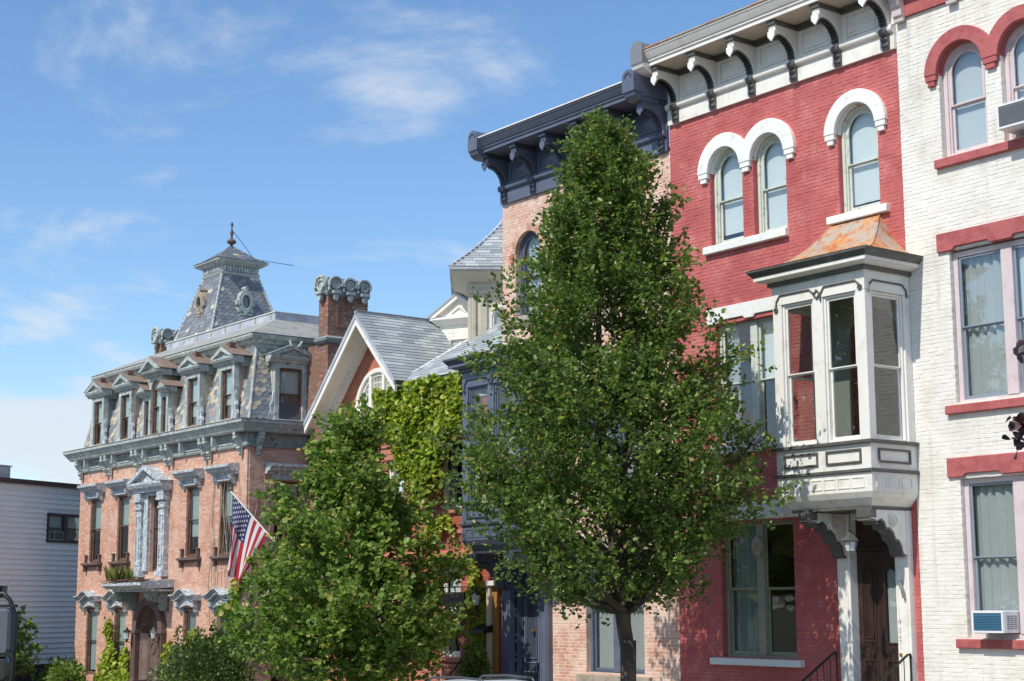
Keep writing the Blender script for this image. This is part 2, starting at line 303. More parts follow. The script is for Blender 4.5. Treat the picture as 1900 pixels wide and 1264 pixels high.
# ------------------------------------------------------------------ brickwork: every brick is a block, the 300 that show largest are objects
def brick_wall(house, x0, x1, z0, z1, ops, mb_, mm, y=0., thick=.3, course=.078, ln=.222, side=None, proud=.006, jit=.0022, keep=300, name='wall', top=None, joint=.011):
    """ops: (xa, xb, za, zb, arched). side=X plane puts the wall on a +X-facing plane with u running along Y. top(u) clips the height."""
    W = (lambda u, d, z: (u, y + d, z)) if side is None else (lambda u, d, z: (side - d, u, z))
    nc = int(round((z1 - z0) / course)); ch = (z1 - z0) / nc; rows = []
    for i in range(nc):
        za = z0 + i * ch; zm = za + ch / 2; cut = []
        for (a, b, c, d, arch) in ops:
            if arch:
                r = (b - a) / 2; sp = d - r; h = min(r, max(0, za - sp))
                if c < zm and za < d: q = math.sqrt(max(0, r * r - h * h)); cut.append(((a + b) / 2 - q, (a + b) / 2 + q))
            elif c < zm < d: cut.append((a, b))
        lo, hi = x0, x1
        if top:
            hw = top(zm)
            if hw is None: break
            lo, hi = hw
        iv = []; cur = lo
        for a, b in sorted(cut):
            if a > cur + .02: iv.append((cur, min(a, hi)))
            cur = max(cur, b)
        if cur < hi - .02: iv.append((cur, hi))
        rows.append((za, iv))
    wall = MB(); i = 0
    while i < len(rows):
        j = i
        while j + 1 < len(rows) and rows[j + 1][1] == rows[i][1]: j += 1
        for a, b in rows[i][1]:
            p, q = W(a + .004, proud, rows[i][0]), W(b - .004, thick, rows[j][0] + ch)
            wall.box(min(p[0], q[0]), max(p[0], q[0]), min(p[1], q[1]), max(p[1], q[1]), p[2], q[2])
        i = j + 1
    wo = wall.build(name, mm, house)
    full = []; rest = MB(); jt = joint
    for k, (za, iv) in enumerate(rows):
        for a, b in iv:
            u = x0 - ln * (.5 if k % 2 else 0) + .03 * ((k * 7919) % 13 - 6) / 6
            while u < b:
                p, q = max(u, a), min(u + ln, b)
                if q - p > .05:
                    d = random.uniform(-jit, jit); lo = p + (jt / 2 if p > a else 0); hi = q - (jt / 2 if q < b else 0)
                    if p == u and q == u + ln and p > a and q < b: full.append((u + ln / 2, za, d))
                    else: rest_brick(rest, W, lo, hi, d, za + jt / 2, za + ch - jt / 2)
                u += ln
    sc_ = []
    for u, za, d in full:
        px, py, dep = proj(W(u, 0, za)); vis = (5 < px < 1895 and 5 < py < 1259)
        sc_.append((dep if vis else 1e6 + dep, u, za, d))
    sc_.sort()
    P = MB(); rest_brick(P, W if side is None else (lambda u, d, z: (-d, u, z)), -ln / 2 + jt / 2, ln / 2 - jt / 2, 0, jt / 2, ch - jt / 2)
    if side is None: P.v = [(a, b - y, c) for a, b, c in P.v]
    me = bpy.data.meshes.new('brick'); me.from_pydata(P.v, [], P.f); me.materials.append(MATS[mb_])
    for dd, u, za, d in sc_[:keep]:
        ob = bpy.data.objects.new('brick', me); C.objects.link(ob); place(ob, W(u, d, za), wo)
        ob.rotation_euler = (random.uniform(-.006, .006), random.uniform(-.004, .004), random.uniform(-.008, .008))
    for dd, u, za, d in sc_[keep:]: rest_brick(rest, W, u - ln / 2 + jt / 2, u + ln / 2 - jt / 2, d, za + jt / 2, za + ch - jt / 2)
    rest.build('brickwork', mb_, wo, fix=False, kind='stuff')
    return wo
def rest_brick(M, W, a, b, d, z0, z1):
    t = random.uniform(-.0016, .0016); e = .004
    f = [W(a + e, d + t, z0 + e), W(b - e, d - t, z0 + e), W(b - e, d - t, z1 - e), W(a + e, d + t, z1 - e)]
    k = [W(a, d + e, z0), W(b, d + e, z0), W(b, d + e, z1), W(a, d + e, z1)]
    g = [W(a, .06, z0), W(b, .06, z0), W(b, .06, z1), W(a, .06, z1)]
    M.add(f + k + g, [(0, 1, 2, 3)] + [(i + 4, (i + 1) % 4 + 4, (i + 1) % 4, i) for i in range(4)] + [(i + 8, (i + 1) % 4 + 8, (i + 1) % 4 + 4, i + 4) for i in range(4)])

# ------------------------------------------------------------------ roofing pieces laid row by row on a quad A-B (eave) D-C (ridge)
def shingles(parent, Apt, Bpt, Dpt, Cpt, wd, ex, mname, hexa=False, skip=None, keep=300, name='slate', th=.012):
    A, B, D, Cc = (Vector(q) for q in (Apt, Bpt, Dpt, Cpt))
    u = (B - A).normalized(); n = u.cross(D - A).normalized(); v = n.cross(u).normalized(); H = (D - A).dot(v)
    ln = ex * (1.75 if hexa else 1.25); k = 0; items = []; z = 0.
    while z < H - ex * .3:
        f = z / H; a = (A + (D - A) * f - A).dot(u); b = (B + (Cc - B) * f - A).dot(u)
        x = a - wd * (.5 if k % 2 else 0)
        while x < b:
            l_, r_ = max(x, a), min(x + wd, b)
            if r_ - l_ > wd * .12:
                whole = r_ - l_ > wd * .98; p = A + u * ((l_ + r_) / 2) + v * z
                if not (skip and skip(p)): items.append((p, (r_ - l_) / wd))
            x += wd
        z += ex; k += 1
    tk = .018
    def shape(w_, l_):
        if hexa: base = [(0, 0), (w_ * .5, l_ * .3), (w_ * .5, l_), (-w_ * .5, l_), (-w_ * .5, l_ * .3)]
        else: base = [(w_ * .5, 0), (w_ * .5, l_), (-w_ * .5, l_), (-w_ * .5, 0)]
        return base
    bs = shape(wd - .008, ln); nn = len(bs)
    rows = [(x_, y_, tk * (1 - y_ / ln) + .004 + th) for x_, y_ in bs] + [(x_, y_, tk * (1 - y_ / ln) + .004) for x_, y_ in bs]
    fs = [tuple(range(nn))] + [(i + nn, (i + 1) % nn + nn, (i + 1) % nn, i) for i in range(nn)]
    items.sort(key=lambda q: proj(q[0])[2] + (0 if 0 < proj(q[0])[0] < 1900 else 1e5) + (0 if q[1] > .98 else 1e6))
    me = bpy.data.meshes.new(name); me.from_pydata(rows, [], fs); me.materials.append(MATS[mname])
    M3 = Matrix((u, v, n)).transposed(); R = MB()
    for i, (p, f) in enumerate(items):
        a = random.uniform(-.012, .012); T = M3 @ Matrix.Rotation(a, 3, 'Z') @ Matrix.Rotation(random.uniform(-.006, .012), 3, 'X')
        if i < keep and f > .98:
            ob = bpy.data.objects.new(name, me); C.objects.link(ob); place(ob, p, parent); ob.rotation_euler = T.to_euler()
        else: R.add([p + T @ Vector((q[0] * f, q[1], q[2])) for q in rows], fs)
    if R.v: R.build(name + '_field', mname, parent, fix=False, kind='stuff')

# ------------------------------------------------------------------ windows
def arch_poly(x0, x1, z0, z1, n=14):
    r = (x1 - x0) / 2; return [(x0, z0), (x1, z0)] + arc((x0 + x1) / 2, z1 - r, r, 0, PI, n)
def window(house, x0, x1, z0, z1, y=.13, arch=False, n=1, mull=.26, fr='window_green', sa=None, fw=.07, sw=.05, meet=.5, inner=None, gl='glass', fd=.1, label=None, step=False):
    """Double-hung window: frame (part) > sash, pane, blind or curtain (sub-parts)."""
    sa = sa or fr; F = MB(); e = .002
    x0 += e; x1 -= e; r = (x1 - x0) / 2; zs = z1 - r if arch else z1; z1 -= e
    F.box(x0, x0 + fw, y, y + fd, z0, zs); F.box(x1 - fw, x1, y, y + fd, z0, zs)
    F.box(x0 + fw, x1 - fw, y, y + fd, z0, z0 + fw * .8)
    if arch:
        F.ring((x0 + x1) / 2, zs, r - fw, r, y, y + fd)
        if step: F.ring((x0 + x1) / 2, zs, r - fw - .035, r - fw, y + .03, y + fd); F.box(x0 + fw, x0 + fw + .035, y + .03, y + fd, z0 + fw * .8, zs); F.box(x1 - fw - .035, x1 - fw, y + .03, y + fd, z0 + fw * .8, zs)
    else: F.box(x0 + fw, x1 - fw, y, y + fd, z1 - fw, z1)
    lw = (x1 - x0 - 2 * fw - mull * (n - 1)) / n
    for i in range(1, n):
        a = x0 + fw + i * lw + (i - 1) * mull; F.box(a, a + mull, y - .02, y + fd, z0 + fw * .8, z1 - fw)
    W = F.build('window', fr, house, bevel=.006)
    if label: W['label'] = label
    for i in range(n):
        a = x0 + fw + i * (lw + mull) + .004; b = a + lw - .008
        if step: a += .035; b -= .035
        lo, hi = z0 + fw * .8 + .003, z1 - fw - .003 - (.035 if step else 0); zm = lo + (hi - lo) * meet; ys = y + .03
        S = MB(); rr = (b - a) / 2
        if arch:
            S.box(a, a + sw, ys, ys + .04, zm + sw * .6, zs); S.box(b - sw, b, ys, ys + .04, zm + sw * .6, zs); S.ring((a + b) / 2, zs, rr - sw, rr, ys, ys + .04)
        else:
            S.box(a, a + sw, ys, ys + .04, zm + sw * .6, hi); S.box(b - sw, b, ys, ys + .04, zm + sw * .6, hi); S.box(a + sw, b - sw, ys, ys + .04, hi - sw, hi)
        S.box(a, b, ys, ys + .04, zm, zm + sw * .6); S.build('upper_sash', sa, W, bevel=.004)
        S = MB(); S.frame(a, b, lo, zm + sw * .55, sw, ys + .044, ys + .084, tb=sw * 1.5); S.build('lower_sash', sa, W, bevel=.004)
        g = .006
        if arch: MB().ext(arch_poly(a + sw - g, b - sw + g, zm + sw * .5, zs + rr - sw + g), 'y', ys + .018, ys + .022).build('pane', gl, W)
        else: box('pane', gl, W, a + sw - g, b - sw + g, ys + .018, ys + .022, zm + sw * .5, hi - sw + g)
        box('pane', gl, W, a + sw - g, b - sw + g, ys + .062, ys + .066, lo + sw * 1.4, zm + g)
        kind = inner[i] if isinstance(inner, (list, tuple)) else inner
        yi = y + fd + .06
        if kind == 'blind':
            S = MB(); nz = int((hi - lo) / .05); zc = lo + .04
            while zc < hi - .02:
                hw = (b - a) / 2 - .01
                if arch and zc > zs: hw = math.sqrt(max(.001, rr * rr - (zc - zs) ** 2)) - .005
                c = (a + b) / 2
                S.add([(c - hw, yi, zc), (c + hw, yi, zc), (c + hw, yi + .012, zc + .046), (c - hw, yi + .012, zc + .046)], [(0, 1, 2, 3)]); zc += .042
            S.build('blind', 'blind', W, fix=False)
        elif kind and kind.startswith('shade'):
            f = float(kind[5:] or .6); zb = hi - (hi - lo) * f
            if arch: MB().ext(arch_poly(a + .01, b - .01, zb, zs + rr - .01), 'y', yi, yi + .006).build('roller_shade', 'shade_cloth', W)
            else: box('roller_shade', 'shade_cloth', W, a + .01, b - .01, yi, yi + .006, zb, hi - .01)
        elif kind == 'sheer' or kind == 'drape':
            S = MB(); m = 26; vs = []; fs = []; wf = .98 if kind == 'sheer' else .42
            for j in range(m + 1):
                t = j / m; X = a + (b - a) * t * wf; Y = yi + .03 * math.sin(t * 31) + .015 * math.sin(t * 57 + 1)
                vs += [(X, Y, lo + .01), (X + .02 * math.sin(t * 9), Y * 1 + .0, hi - .02)]
            fs = [(2 * j, 2 * j + 2, 2 * j + 3, 2 * j + 1) for j in range(m)]
            S.add(vs, fs); S.build('curtain', 'curtain', W, smooth=True, fix=False)
    return W
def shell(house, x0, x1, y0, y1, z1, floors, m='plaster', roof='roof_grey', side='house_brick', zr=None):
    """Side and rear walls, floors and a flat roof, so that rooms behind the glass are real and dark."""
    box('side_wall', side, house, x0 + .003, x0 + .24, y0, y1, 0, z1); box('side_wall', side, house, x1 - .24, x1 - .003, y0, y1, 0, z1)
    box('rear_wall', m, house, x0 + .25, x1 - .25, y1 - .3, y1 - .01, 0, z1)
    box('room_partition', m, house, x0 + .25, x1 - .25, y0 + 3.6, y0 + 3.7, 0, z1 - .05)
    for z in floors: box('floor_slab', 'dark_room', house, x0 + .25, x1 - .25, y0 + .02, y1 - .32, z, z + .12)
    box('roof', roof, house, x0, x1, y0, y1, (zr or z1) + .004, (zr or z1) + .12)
def sill(house, x0, x1, z0, z1, m, yo=-.12, yi=.12, name='window_sill'):
    return MB().ext([(yo, z0), (yi, z0), (yi, z1 + .01), (yo, z1)], 'x', x0, x1).build(name, m, house, bevel=.012)
def lintel(house, x0, x1, z0, z1, m, yo=-.04, cut=None, name='lintel'):
    p = [(x0, z1), (x0, z0)]
    if cut:
        for a, b in cut: p += [(a, z0), (a + .06, z0 + .06), (b - .06, z0 + .06), (b, z0)]
    p += [(x1, z0), (x1, z1)]
    return MB().ext(p, 'y', yo, .1).build(name, m, house, bevel=.012)
def hood(house, cs, ri, ro, sp, m, y0=-.1, y1=.02, yr=.13):
    """Round-arched hood mould over one or two windows, with stepped corbels at its ends."""
    P = []
    if len(cs) == 1:
        P = arc(cs[0], sp, ro, 0, PI, 24) + arc(cs[0], sp, ri, PI, 0, 24)
    else:
        c0, c1 = cs; d = (c1 - c0) / 2; th = math.acos(d / ro)
        P = arc(c1, sp, ro, 0, PI - th, 18) + arc(c0, sp, ro, th, PI, 18)[1:] + arc(c0, sp, ri, PI, 0, 20) + arc(c1, sp, ri, PI, 0, 20)
    h = MB().ext(P, 'y', y0, y1).build('arch_hood', m, house, bevel=.012)
    for c in cs: MB().ring(c, sp, ri - .004, ri + .05, y1 + .001, yr, n=22).build('arch_soffit', m, h)
    spots = [(cs[0] - ro, cs[0] - ri), (cs[-1] + ri, cs[-1] + ro)] + ([(cs[0] + ri, cs[1] - ri)] if len(cs) == 2 else [])
    for a, b in spots:
        q = (b - a); k = MB().box(a + q * .06, b - q * .06, y0 + .012, .01, sp - .11, sp - .002); k.box(a + q * .22, b - q * .22, y0 + .03, .01, sp - .21, sp - .112); k.build('corbel', m, h, bevel=.008)
    return h

# ------------------------------------------------------------------ bracketed cornice of the two tall row houses
def cornice(house, XL, XR, zb, xs, light, dark, accent, panel, gutter, caps):
    box('frieze_board', light, house, XL, XR, -.07, -.001, zb, zb + .33)
    MB().ext([(-.001, zb + .33)] + [(-.09 - .07 * math.cos(a), zb + .415 + .085 * math.sin(a)) for a in np.linspace(-PI / 2, PI / 2, 8)] + [(-.001, zb + .5)], 'x', XL, XR).build('frieze_moulding', light, house, smooth='auto')
    box('panel_board', light, house, XL, XR, -.05, -.001, zb + .501, zb + 1.2)
    for a, b in zip(xs[:-1], xs[1:]):
        f = MB().frame(a + .2, b - .2, zb + .56, zb + 1.02, .035, -.085, -.0505); p = f.build('frieze_panel', light, house, bevel=.006)
        if panel == 'pyramid':
            cx, cz = (a + b) / 2, zb + .79; w_, h_ = (b - a) / 2 - .26, .17
            MB().add([(cx - w_, -.052, cz - h_), (cx + w_, -.052, cz - h_), (cx + w_, -.052, cz + h_), (cx - w_, -.052, cz + h_), (cx, -.13, cz)], [(0, 1, 4), (1, 2, 4), (2, 3, 4), (3, 0, 4), (3, 2, 1, 0)]).build('raised_diamond', light, p)
        else: box('raised_field', light, p, a + .27, b - .27, -.066, -.0505, zb + .63, zb + .95, bevel=.006)
        q = MB().box(a + .125, b - .125, -.11, -.0505, zb + 1.08, zb + 1.196); q.box(a + .125, b - .125, -.15, -.0505, zb + 1.145, zb + 1.197); q.build('bed_moulding', dark, house)
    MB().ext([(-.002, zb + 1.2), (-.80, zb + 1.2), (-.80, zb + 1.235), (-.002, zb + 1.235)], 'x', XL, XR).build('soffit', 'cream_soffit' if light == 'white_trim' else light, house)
    MB().ext([(-.001, zb + 1.2351), (-.80, zb + 1.2351), (-.80, zb + 1.2), (-.835, zb + 1.2), (-.835, zb + 1.29), (-.87, zb + 1.30), (-.87, zb + 1.335), (-.90, zb + 1.36), (-.95, zb + 1.44), (-.985, zb + 1.5), (-1.0, zb + 1.51), (-1.0, zb + 1.555), (-.001, zb + 1.60)], 'x', XL, XR).build('crown_moulding', light, house, bevel=.004)
    MB().ext([(-1.03, zb + 1.556), (-1.03, zb + 1.585), (-.9, zb + 1.60), (-.9, zb + 1.608), (.35, zb + 1.66), (.35, zb + 1.61), (-.0, zb + 1.601), (-1.0, zb + 1.5565)], 'x', XL, XR).build('gutter_edge', gutter, house)
    for x in xs:
        x += random.uniform(-.012, .012); h = .095
        cv = [(-.60 + .46 * math.cos(t), zb + .47 + .45 * math.sin(t)) for t in np.linspace(PI / 2, 0, 14)]
        body = [(-.052, zb + .52), (-.052, zb + 1.1), (-.73, zb + 1.1), (-.73, zb + .95), (-.66, zb + .93)] + cv + [(-.14, zb + .44), (-.09, zb + .44)]
        B = MB().ext(body, 'x', x - h, x + h).build('bracket', light, house, bevel=.006)
        MB().box(x - h - .03, x + h + .03, -.78, -.052, zb + 1.1005, zb + 1.199).build('bracket_cap', dark, B, bevel=.006)
        # carved pendant at the front
        pd = MB().ext([(x - h, zb + .97), (x - h, zb + .86), (x - h * .45, zb + .80), (x, zb + .75), (x + h * .45, zb + .80), (x + h, zb + .86), (x + h, zb + .97)], 'y', -.765, -.7305); pd.ring(x, zb + 1.02, .015, .04, -.75, -.731, 0, 2 * PI, 8); pd.build('pendant', light if light != 'white_trim' else 'white_stone', B)
        # lining of the curve with its small blocks
        r2 = [(-.60 + .425 * math.cos(t), zb + .47 + .415 * math.sin(t)) for t in np.linspace(PI / 2, 0, 14)]
        MB().ext([(a, b - .0) for a, b in cv[:]] + r2[::-1], 'x', x - h * .82, x + h * .82).build('curve_lining', dark, B)
        D = MB()
        for t in np.linspace(PI / 2 - .1, .12, 9):
            c, s_ = math.cos(t), math.sin(t); p = (-.60 + .424 * c, zb + .47 + .414 * s_); q = (-.60 + .385 * c, zb + .47 + .375 * s_); tx, tz = -s_ * .016, c * .016
            D.ext([(p[0] - tx, p[1] - tz), (p[0] + tx, p[1] + tz), (q[0] + tx, q[1] + tz), (q[0] - tx, q[1] - tz)], 'x', x - h * .6, x + h * .6)
        D.build('dentil', accent, B)
        pr = [(-.001 - .072, zb), (-.10, zb), (-.115, zb + .04), (-.15, zb + .08), (-.135, zb + .13), (-.13, zb + .15), (-.17, zb + .2), (-.16, zb + .25)] + [(-.14 - .085 * math.cos(a), zb + .355 + .085 * math.sin(a)) for a in np.linspace(-PI / 2, PI / 2, 8)] + [(-.073, zb + .44)]
        MB().ext(pr, 'x', x - h * .86, x + h * .86).build('bracket_foot', dark, B, smooth='auto')
    for i, c in enumerate(caps):
        w_ = .2; z0, z1 = zb + 1.27, zb + 1.62
        pr = [(c - w_, z0), (c + w_, z0), (c + w_, z1)] + arc(c, z1, w_, 0, PI, 12, .85)[1:]
        cp = MB().ext(pr, 'y', -1.06, -.25).build('cornice_end_block', 'grey_metal' if light == 'white_trim' else light, house, smooth='auto')
        MB().ext([(-1.04, z0), (-1.0, z0 - .1), (-.9, z0 - .17), (-.80, z0 - .2), (-.3, z0 - .2), (-.3, z0)], 'x', c - w_ * .9, c + w_ * .9).build('end_block_corbel', light, cp)
        if light != 'white_trim': MB().ring(c, z1 - .02, .085, .12, -1.075, -1.0605, 0, PI, 12).build('arch_ornament', dark, cp)

# ------------------------------------------------------------------ oriel bay with a swept metal roof
def oriel(house, x0, x1, dz, body, dark, roof, gl='glass', sash='white_trim', rx=None, ptrim='dark_trim'):
    yb = -1.32; Z = lambda z: z + dz; e = .002
    P = MB().ext([(yb + .02, Z(5.0)), (yb + .10, Z(4.9)), (yb + .22, Z(4.75)), (-.003, Z(4.75)), (-.003, Z(5.0))], 'x', x0 + .16, x1 - .16)
    B = MB().box(x0, x1, yb, -.003, Z(5.0) + e, Z(5.37)).build('oriel', body, house, bevel=.008)
    B['label'] = 'projecting oriel window above the front door'
    # cove under the oriel, tapering on three sides
    o = [(0, 5.0), (.06, 4.9), (.2, 4.752)]; vs = []; fs = []
    for d, z in o: vs += [(x0 + d, -.003, Z(z)), (x0 + d, yb + d, Z(z)), (x1 - d, yb + d, Z(z)), (x1 - d, -.003, Z(z))]
    for k in range(2):
        for j in range(3): fs.append((4 * k + j, 4 * k + j + 1, 4 * k + 5 + j, 4 * k + 4 + j))
    fs += [(8, 9, 10, 11), (3, 2, 1, 0)]; MB().add(vs, fs).build('cove', body, B)
    box('base_band', ptrim, B, x0 + .19, x1 - .19, yb + .19, -.004, Z(4.70), Z(4.75))
    def around(name, z0, z1, d, m): return MB().ext([(x0 - d, -.003), (x0 - d, yb - d), (x1 + d, yb - d), (x1 + d, -.003)], 'z', Z(z0), Z(z1)).build(name, m, B, bevel=.006)
    around('ledge', 5.372, 5.43, .05, ptrim); MB().box(x0 + .004, x1 - .004, yb + .004, -.003, Z(5.432), Z(5.90)).build('apron', body, B); around('ledge', 5.902, 5.965, .07, ptrim)
    n = 6; lw = (x1 - x0 - .3) / n
    for i in range(n):
        a = x0 + .15 + i * lw; MB().frame(a + .02, a + lw - .02, Z(5.08), Z(5.28), .018, yb - .014, yb - .0005).build('small_panel', body, B)
    for i in range(3):
        a = yb + .12 + i * .36; MB().box(0, 0, 0, 0, 0, 0)
        F = MB(); F.box(x1 + .0005, x1 + .014, a, a + .3, Z(5.08), Z(5.098)); F.box(x1 + .0005, x1 + .014, a, a + .3, Z(5.262), Z(5.28)); F.box(x1 + .0005, x1 + .014, a, a + .018, Z(5.1), Z(5.26)); F.box(x1 + .0005, x1 + .014, a + .282, a + .3, Z(5.1), Z(5.26)); F.build('small_panel', body, B)
    mid = (x0 + x1) / 2
    for a, b in ((x0 + .22, mid - .1), (mid + .1, x1 - .22)):
        MB().frame(a, b, Z(5.54), Z(5.81), .04, yb - .03, yb + .0035).build('apron_panel', ptrim, B, bevel=.006)
    F = MB()
    for s_, xx in ((1, x1), (-1, x0)):
        F = MB(); a, b = yb + .2, -.2; q0, q1 = sorted((xx - s_ * .0035, xx + s_ * .03))
        F.box(q0, q1, a, b, Z(5.54), Z(5.58)); F.box(q0, q1, a, b, Z(5.77), Z(5.81)); F.box(q0, q1, a, a + .04, Z(5.582), Z(5.768)); F.box(q0, q1, b - .04, b, Z(5.582), Z(5.768)); F.build('apron_panel', ptrim, B, bevel=.006)
    # window storey: posts, head, sashes on three sides
    z0, z1 = 5.967, 8.79
    for a, b, c, d in ((x0 + .01, x0 + .24, yb + .01, yb + .2), (x1 - .24, x1 - .01, yb + .01, yb + .2), (mid - .125, mid + .125, yb + .012, yb + .14), (x0 + .01, x0 + .16, -.2, -.003), (x1 - .16, x1 - .01, -.2, -.003)):
        box('post', body, B, a, b, c, d, Z(z0), Z(z1), bevel=.008)
    H = MB().ext([(x0 + .006, -.003), (x0 + .006, yb + .006), (x1 - .006, yb + .006), (x1 - .006, -.003), (x1 - .2, -.003), (x1 - .2, yb + .2), (x0 + .2, yb + .2), (x0 + .2, -.003)], 'z', Z(z1) + e, Z(9.17)).build('window_head', body, B)
    box('bay_ceiling', body, B, x0 + .2 + e, x1 - .2 - e, yb + .2 + e, -.004, Z(9.0), Z(9.1))
    q0, q1 = mid - .32, x1 - .3
    MB().ext([(x0 + .17, Z(5.97)), (q0, Z(5.97)), (q0, Z(8.1))] + arc((q0 + q1) / 2, Z(8.1), (q1 - q0) / 2, PI, 0, 14)[1:] + [(q1, Z(5.97)), (x1 - .17, Z(5.97)), (x1 - .17, Z(8.99)), (x0 + .17, Z(8.99))], 'y', -.05, -.01).build('bay_lining', 'bay_plaster', B)
    # applied strap-work on the head
    S = MB()
    for a, b in ((x0 + .12, mid - .09), (mid + .09, x1 - .12)):
        S.tube([(a, yb - .008, Z(8.72)), (a + .01, yb - .008, Z(8.86)), (a + .1, yb - .008, Z(8.98)), (b - .1, yb - .008, Z(8.98)), (b - .01, yb - .008, Z(8.9))], .02, 6)
    S.ring(mid, Z(8.86), .06, .1, yb - .02, yb + .005, 0, 2 * PI, 4); S.ring(x0 + .11, Z(8.70), .02, .055, yb - .02, yb + .005, 0, 2 * PI, 10); S.ring(x1 - .11, Z(8.84), .02, .055, yb - .02, yb + .005, 0, 2 * PI, 10)
    for s_, xx in ((1, x1), (-1, x0)):
        q = xx + s_ * .008; S.tube([(q, yb + .1, Z(8.74)), (q, yb + .12, Z(8.88)), (q, yb + .24, Z(8.98)), (q, -.24, Z(8.98)), (q, -.13, Z(8.88)), (q, -.11, Z(8.74))], .02, 6)
    S.build('strapwork', ptrim, B, smooth='auto')
    oX = XF[0]
    for a, b in ((x0 + .242, mid - .127), (mid + .127, x1 - .242)):
        window(B_house(B, house), a, b, Z(z0) + .003, Z(z1) - .002, y=yb + .05, fr=sash, gl=gl, fw=.045, sw=.045, meet=.5)
    for s_, xx in ((1, x1), (-1, x0)):
        XF[0] = (lambda p, xx=xx, s_=s_: (xx - s_ * p[1], p[0], p[2]))
        window(house, yb + .202, -.202, Z(z0) + .003, Z(z1) - .002, y=.05, fr=sash, gl=gl, fw=.045, sw=.045, meet=.5, fd=.08)
        XF[0] = oX
    # cornice
    around('frieze_moulding', 9.172, 9.25, .06, ptrim)
    def crown(prof, name, m):
        vs = []; fs = []; n = len(prof)
        for d, z in prof: vs += [(x0 - d, -.003, Z(z)), (x0 - d, yb - d, Z(z)), (x1 + d, yb - d, Z(z)), (x1 + d, -.003, Z(z))]
        for k in range(n):
            q = (k + 1) % n
            for j in range(3): fs.append((4 * k + j, 4 * k + j + 1, 4 * q + j + 1, 4 * q + j))
        fs += [tuple(4 * k for k in range(n)), tuple(4 * k + 3 for k in range(n))[::-1]]
        return MB().add(vs, fs).build(name, m, B)
    crown([(.02, 9.252), (.08, 9.252), (.14, 9.27), (.2, 9.30), (.25, 9.30), (.25, 9.37), (.02, 9.37)], 'crown_moulding', body)
    crown([(.02, 9.372), (.26, 9.372), (.28, 9.40), (.33, 9.46), (.35, 9.47), (.35, 9.515), (.02, 9.515)], 'eave_moulding', dark)
    if roof:
        ns = 12; rows = []
        for i in range(ns + 1):
            t = i / ns; f = t ** .62; z = 9.517 + .99 * (t ** 1.25)
            rows.append([(x0 - .36 + (rx[0] - x0 + .36) * f, -.003, Z(z)), (x0 - .36 + (rx[0] - x0 + .36) * f, (yb - .36) * (1 - f) - .06 * f, Z(z)), (x1 + .36 + (rx[1] - x1 - .36) * f, (yb - .36) * (1 - f) - .06 * f, Z(z)), (x1 + .36 + (rx[1] - x1 - .36) * f, -.003, Z(z))])
        vs = [p for r in rows for p in r]; fs = [(4 * k + j, 4 * k + j + 1, 4 * k + 5 + j, 4 * k + 4 + j) for k in range(ns) for j in range(3)] + [(3, 2, 1, 0), tuple(4 * ns + j for j in range(4))]
        R = MB().add(vs, fs).build('oriel_roof', roof, house, smooth='auto')
        MB().tube([r[2] for r in rows], .018, 6).build('hip_seam', roof, R); MB().tube([r[1] for r in rows], .018, 6).build('hip_seam', roof, R)
        MB().tube([Vector(rows[0][1]).lerp(Vector(rows[0][2]), .5) + Vector((0, -.0, 0)), ] + [Vector(r[1]).lerp(Vector(r[2]), .5) for r in rows[1:]], .012, 5).build('roof_seam', roof, R)
    else: box('oriel_roof', 'roof_grey', house, x0 - .3, x1 + .3, yb - .3, -.003, Z(9.52), Z(9.56))
    return B
def B_house(B, house): return house

# ================================================================== SETTING
def struct(name, m, *b):
    o = box(name, m, None, *b); o['kind'] = 'structure'; return o
struct('ground', 'soil', -400, 400, -400, 400, -1.2, -.16)
struct('road', 'asphalt', -200, 120, -23.6, -5.0, -.159, -.14)
struct('kerb', 'concrete', -200, 120, -5.0, -4.8, -.159, .0); struct('kerb', 'concrete', -200, 120, -23.8, -23.6, -.159, .0)
struct('sidewalk', 'concrete', -200, 120, -4.798, -1.6, -.159, -.004); struct('sidewalk', 'concrete', -200, 120, -30, -23.802, -.159, -.004)
struct('planting_bed', 'soil', -200, 120, -1.598, 12, -.159, -.02)

# ================================================================== RED HOUSE
red = thing('red_row_house', (-23, 0, 0), 'red painted brick row house with white arched window hoods and white bracketed cornice', 'house')
RL, RR = -26.30, -19.72
r_ops = [(-25.03, -24.04, 10.72, 12.87, True), (-23.71, -22.76, 10.72, 12.86, True), (-21.33, -20.29, 10.72, 12.91, True), (-24.98, -22.88, 6.30, 8.98, False), (-24.98, -22.88, 1.85, 4.70, False), (-21.2, -19.93, 5.98, 8.75, True), (-21.30, -20.19, .98, 4.70, False)]
brick_wall(red, RL, RR, 0, 13.77, r_ops, 'red_paint', 'red_mortar', proud=.005, jit=.0036)
shell(red, RL, RR, .302, 9, 13.9, (.8, 5.2, 9.6), side='red_mortar')
cornice(red, RL + .02, RR, 13.77, [-25.98, -24.77, -23.56, -22.35, -21.14, -19.9], 'white_trim', 'dark_trim', 'black_iron', 'flat', 'rusty_metal', [-26.22])
for a, b, c in ((-25.03, -24.04, 12.87), (-23.71, -22.76, 12.86), (-21.33, -20.29, 12.91)): window(red, a, b, 10.72, c, arch=True, step=True, fw=.075, sw=.05, meet=.47, inner='shade' + str(random.choice((.93, .97, .9))), y=.13)
hood(red, [-24.535, -23.235], .485, .80, 12.38, 'white_stone'); hood(red, [-20.81], .52, .80, 12.40, 'white_stone')
sill(red, -25.2, -22.72, 10.54, 10.71, 'white_stone'); sill(red, -21.6, -20.05, 10.54, 10.70, 'white_stone')
lintel(red, -25.2, -22.62, 8.98, 9.33, 'white_stone', cut=[(-24.85, -24.05), (-23.8, -23.0)]); sill(red, -25.2, -22.65, 6.12, 6.29, 'white_stone')
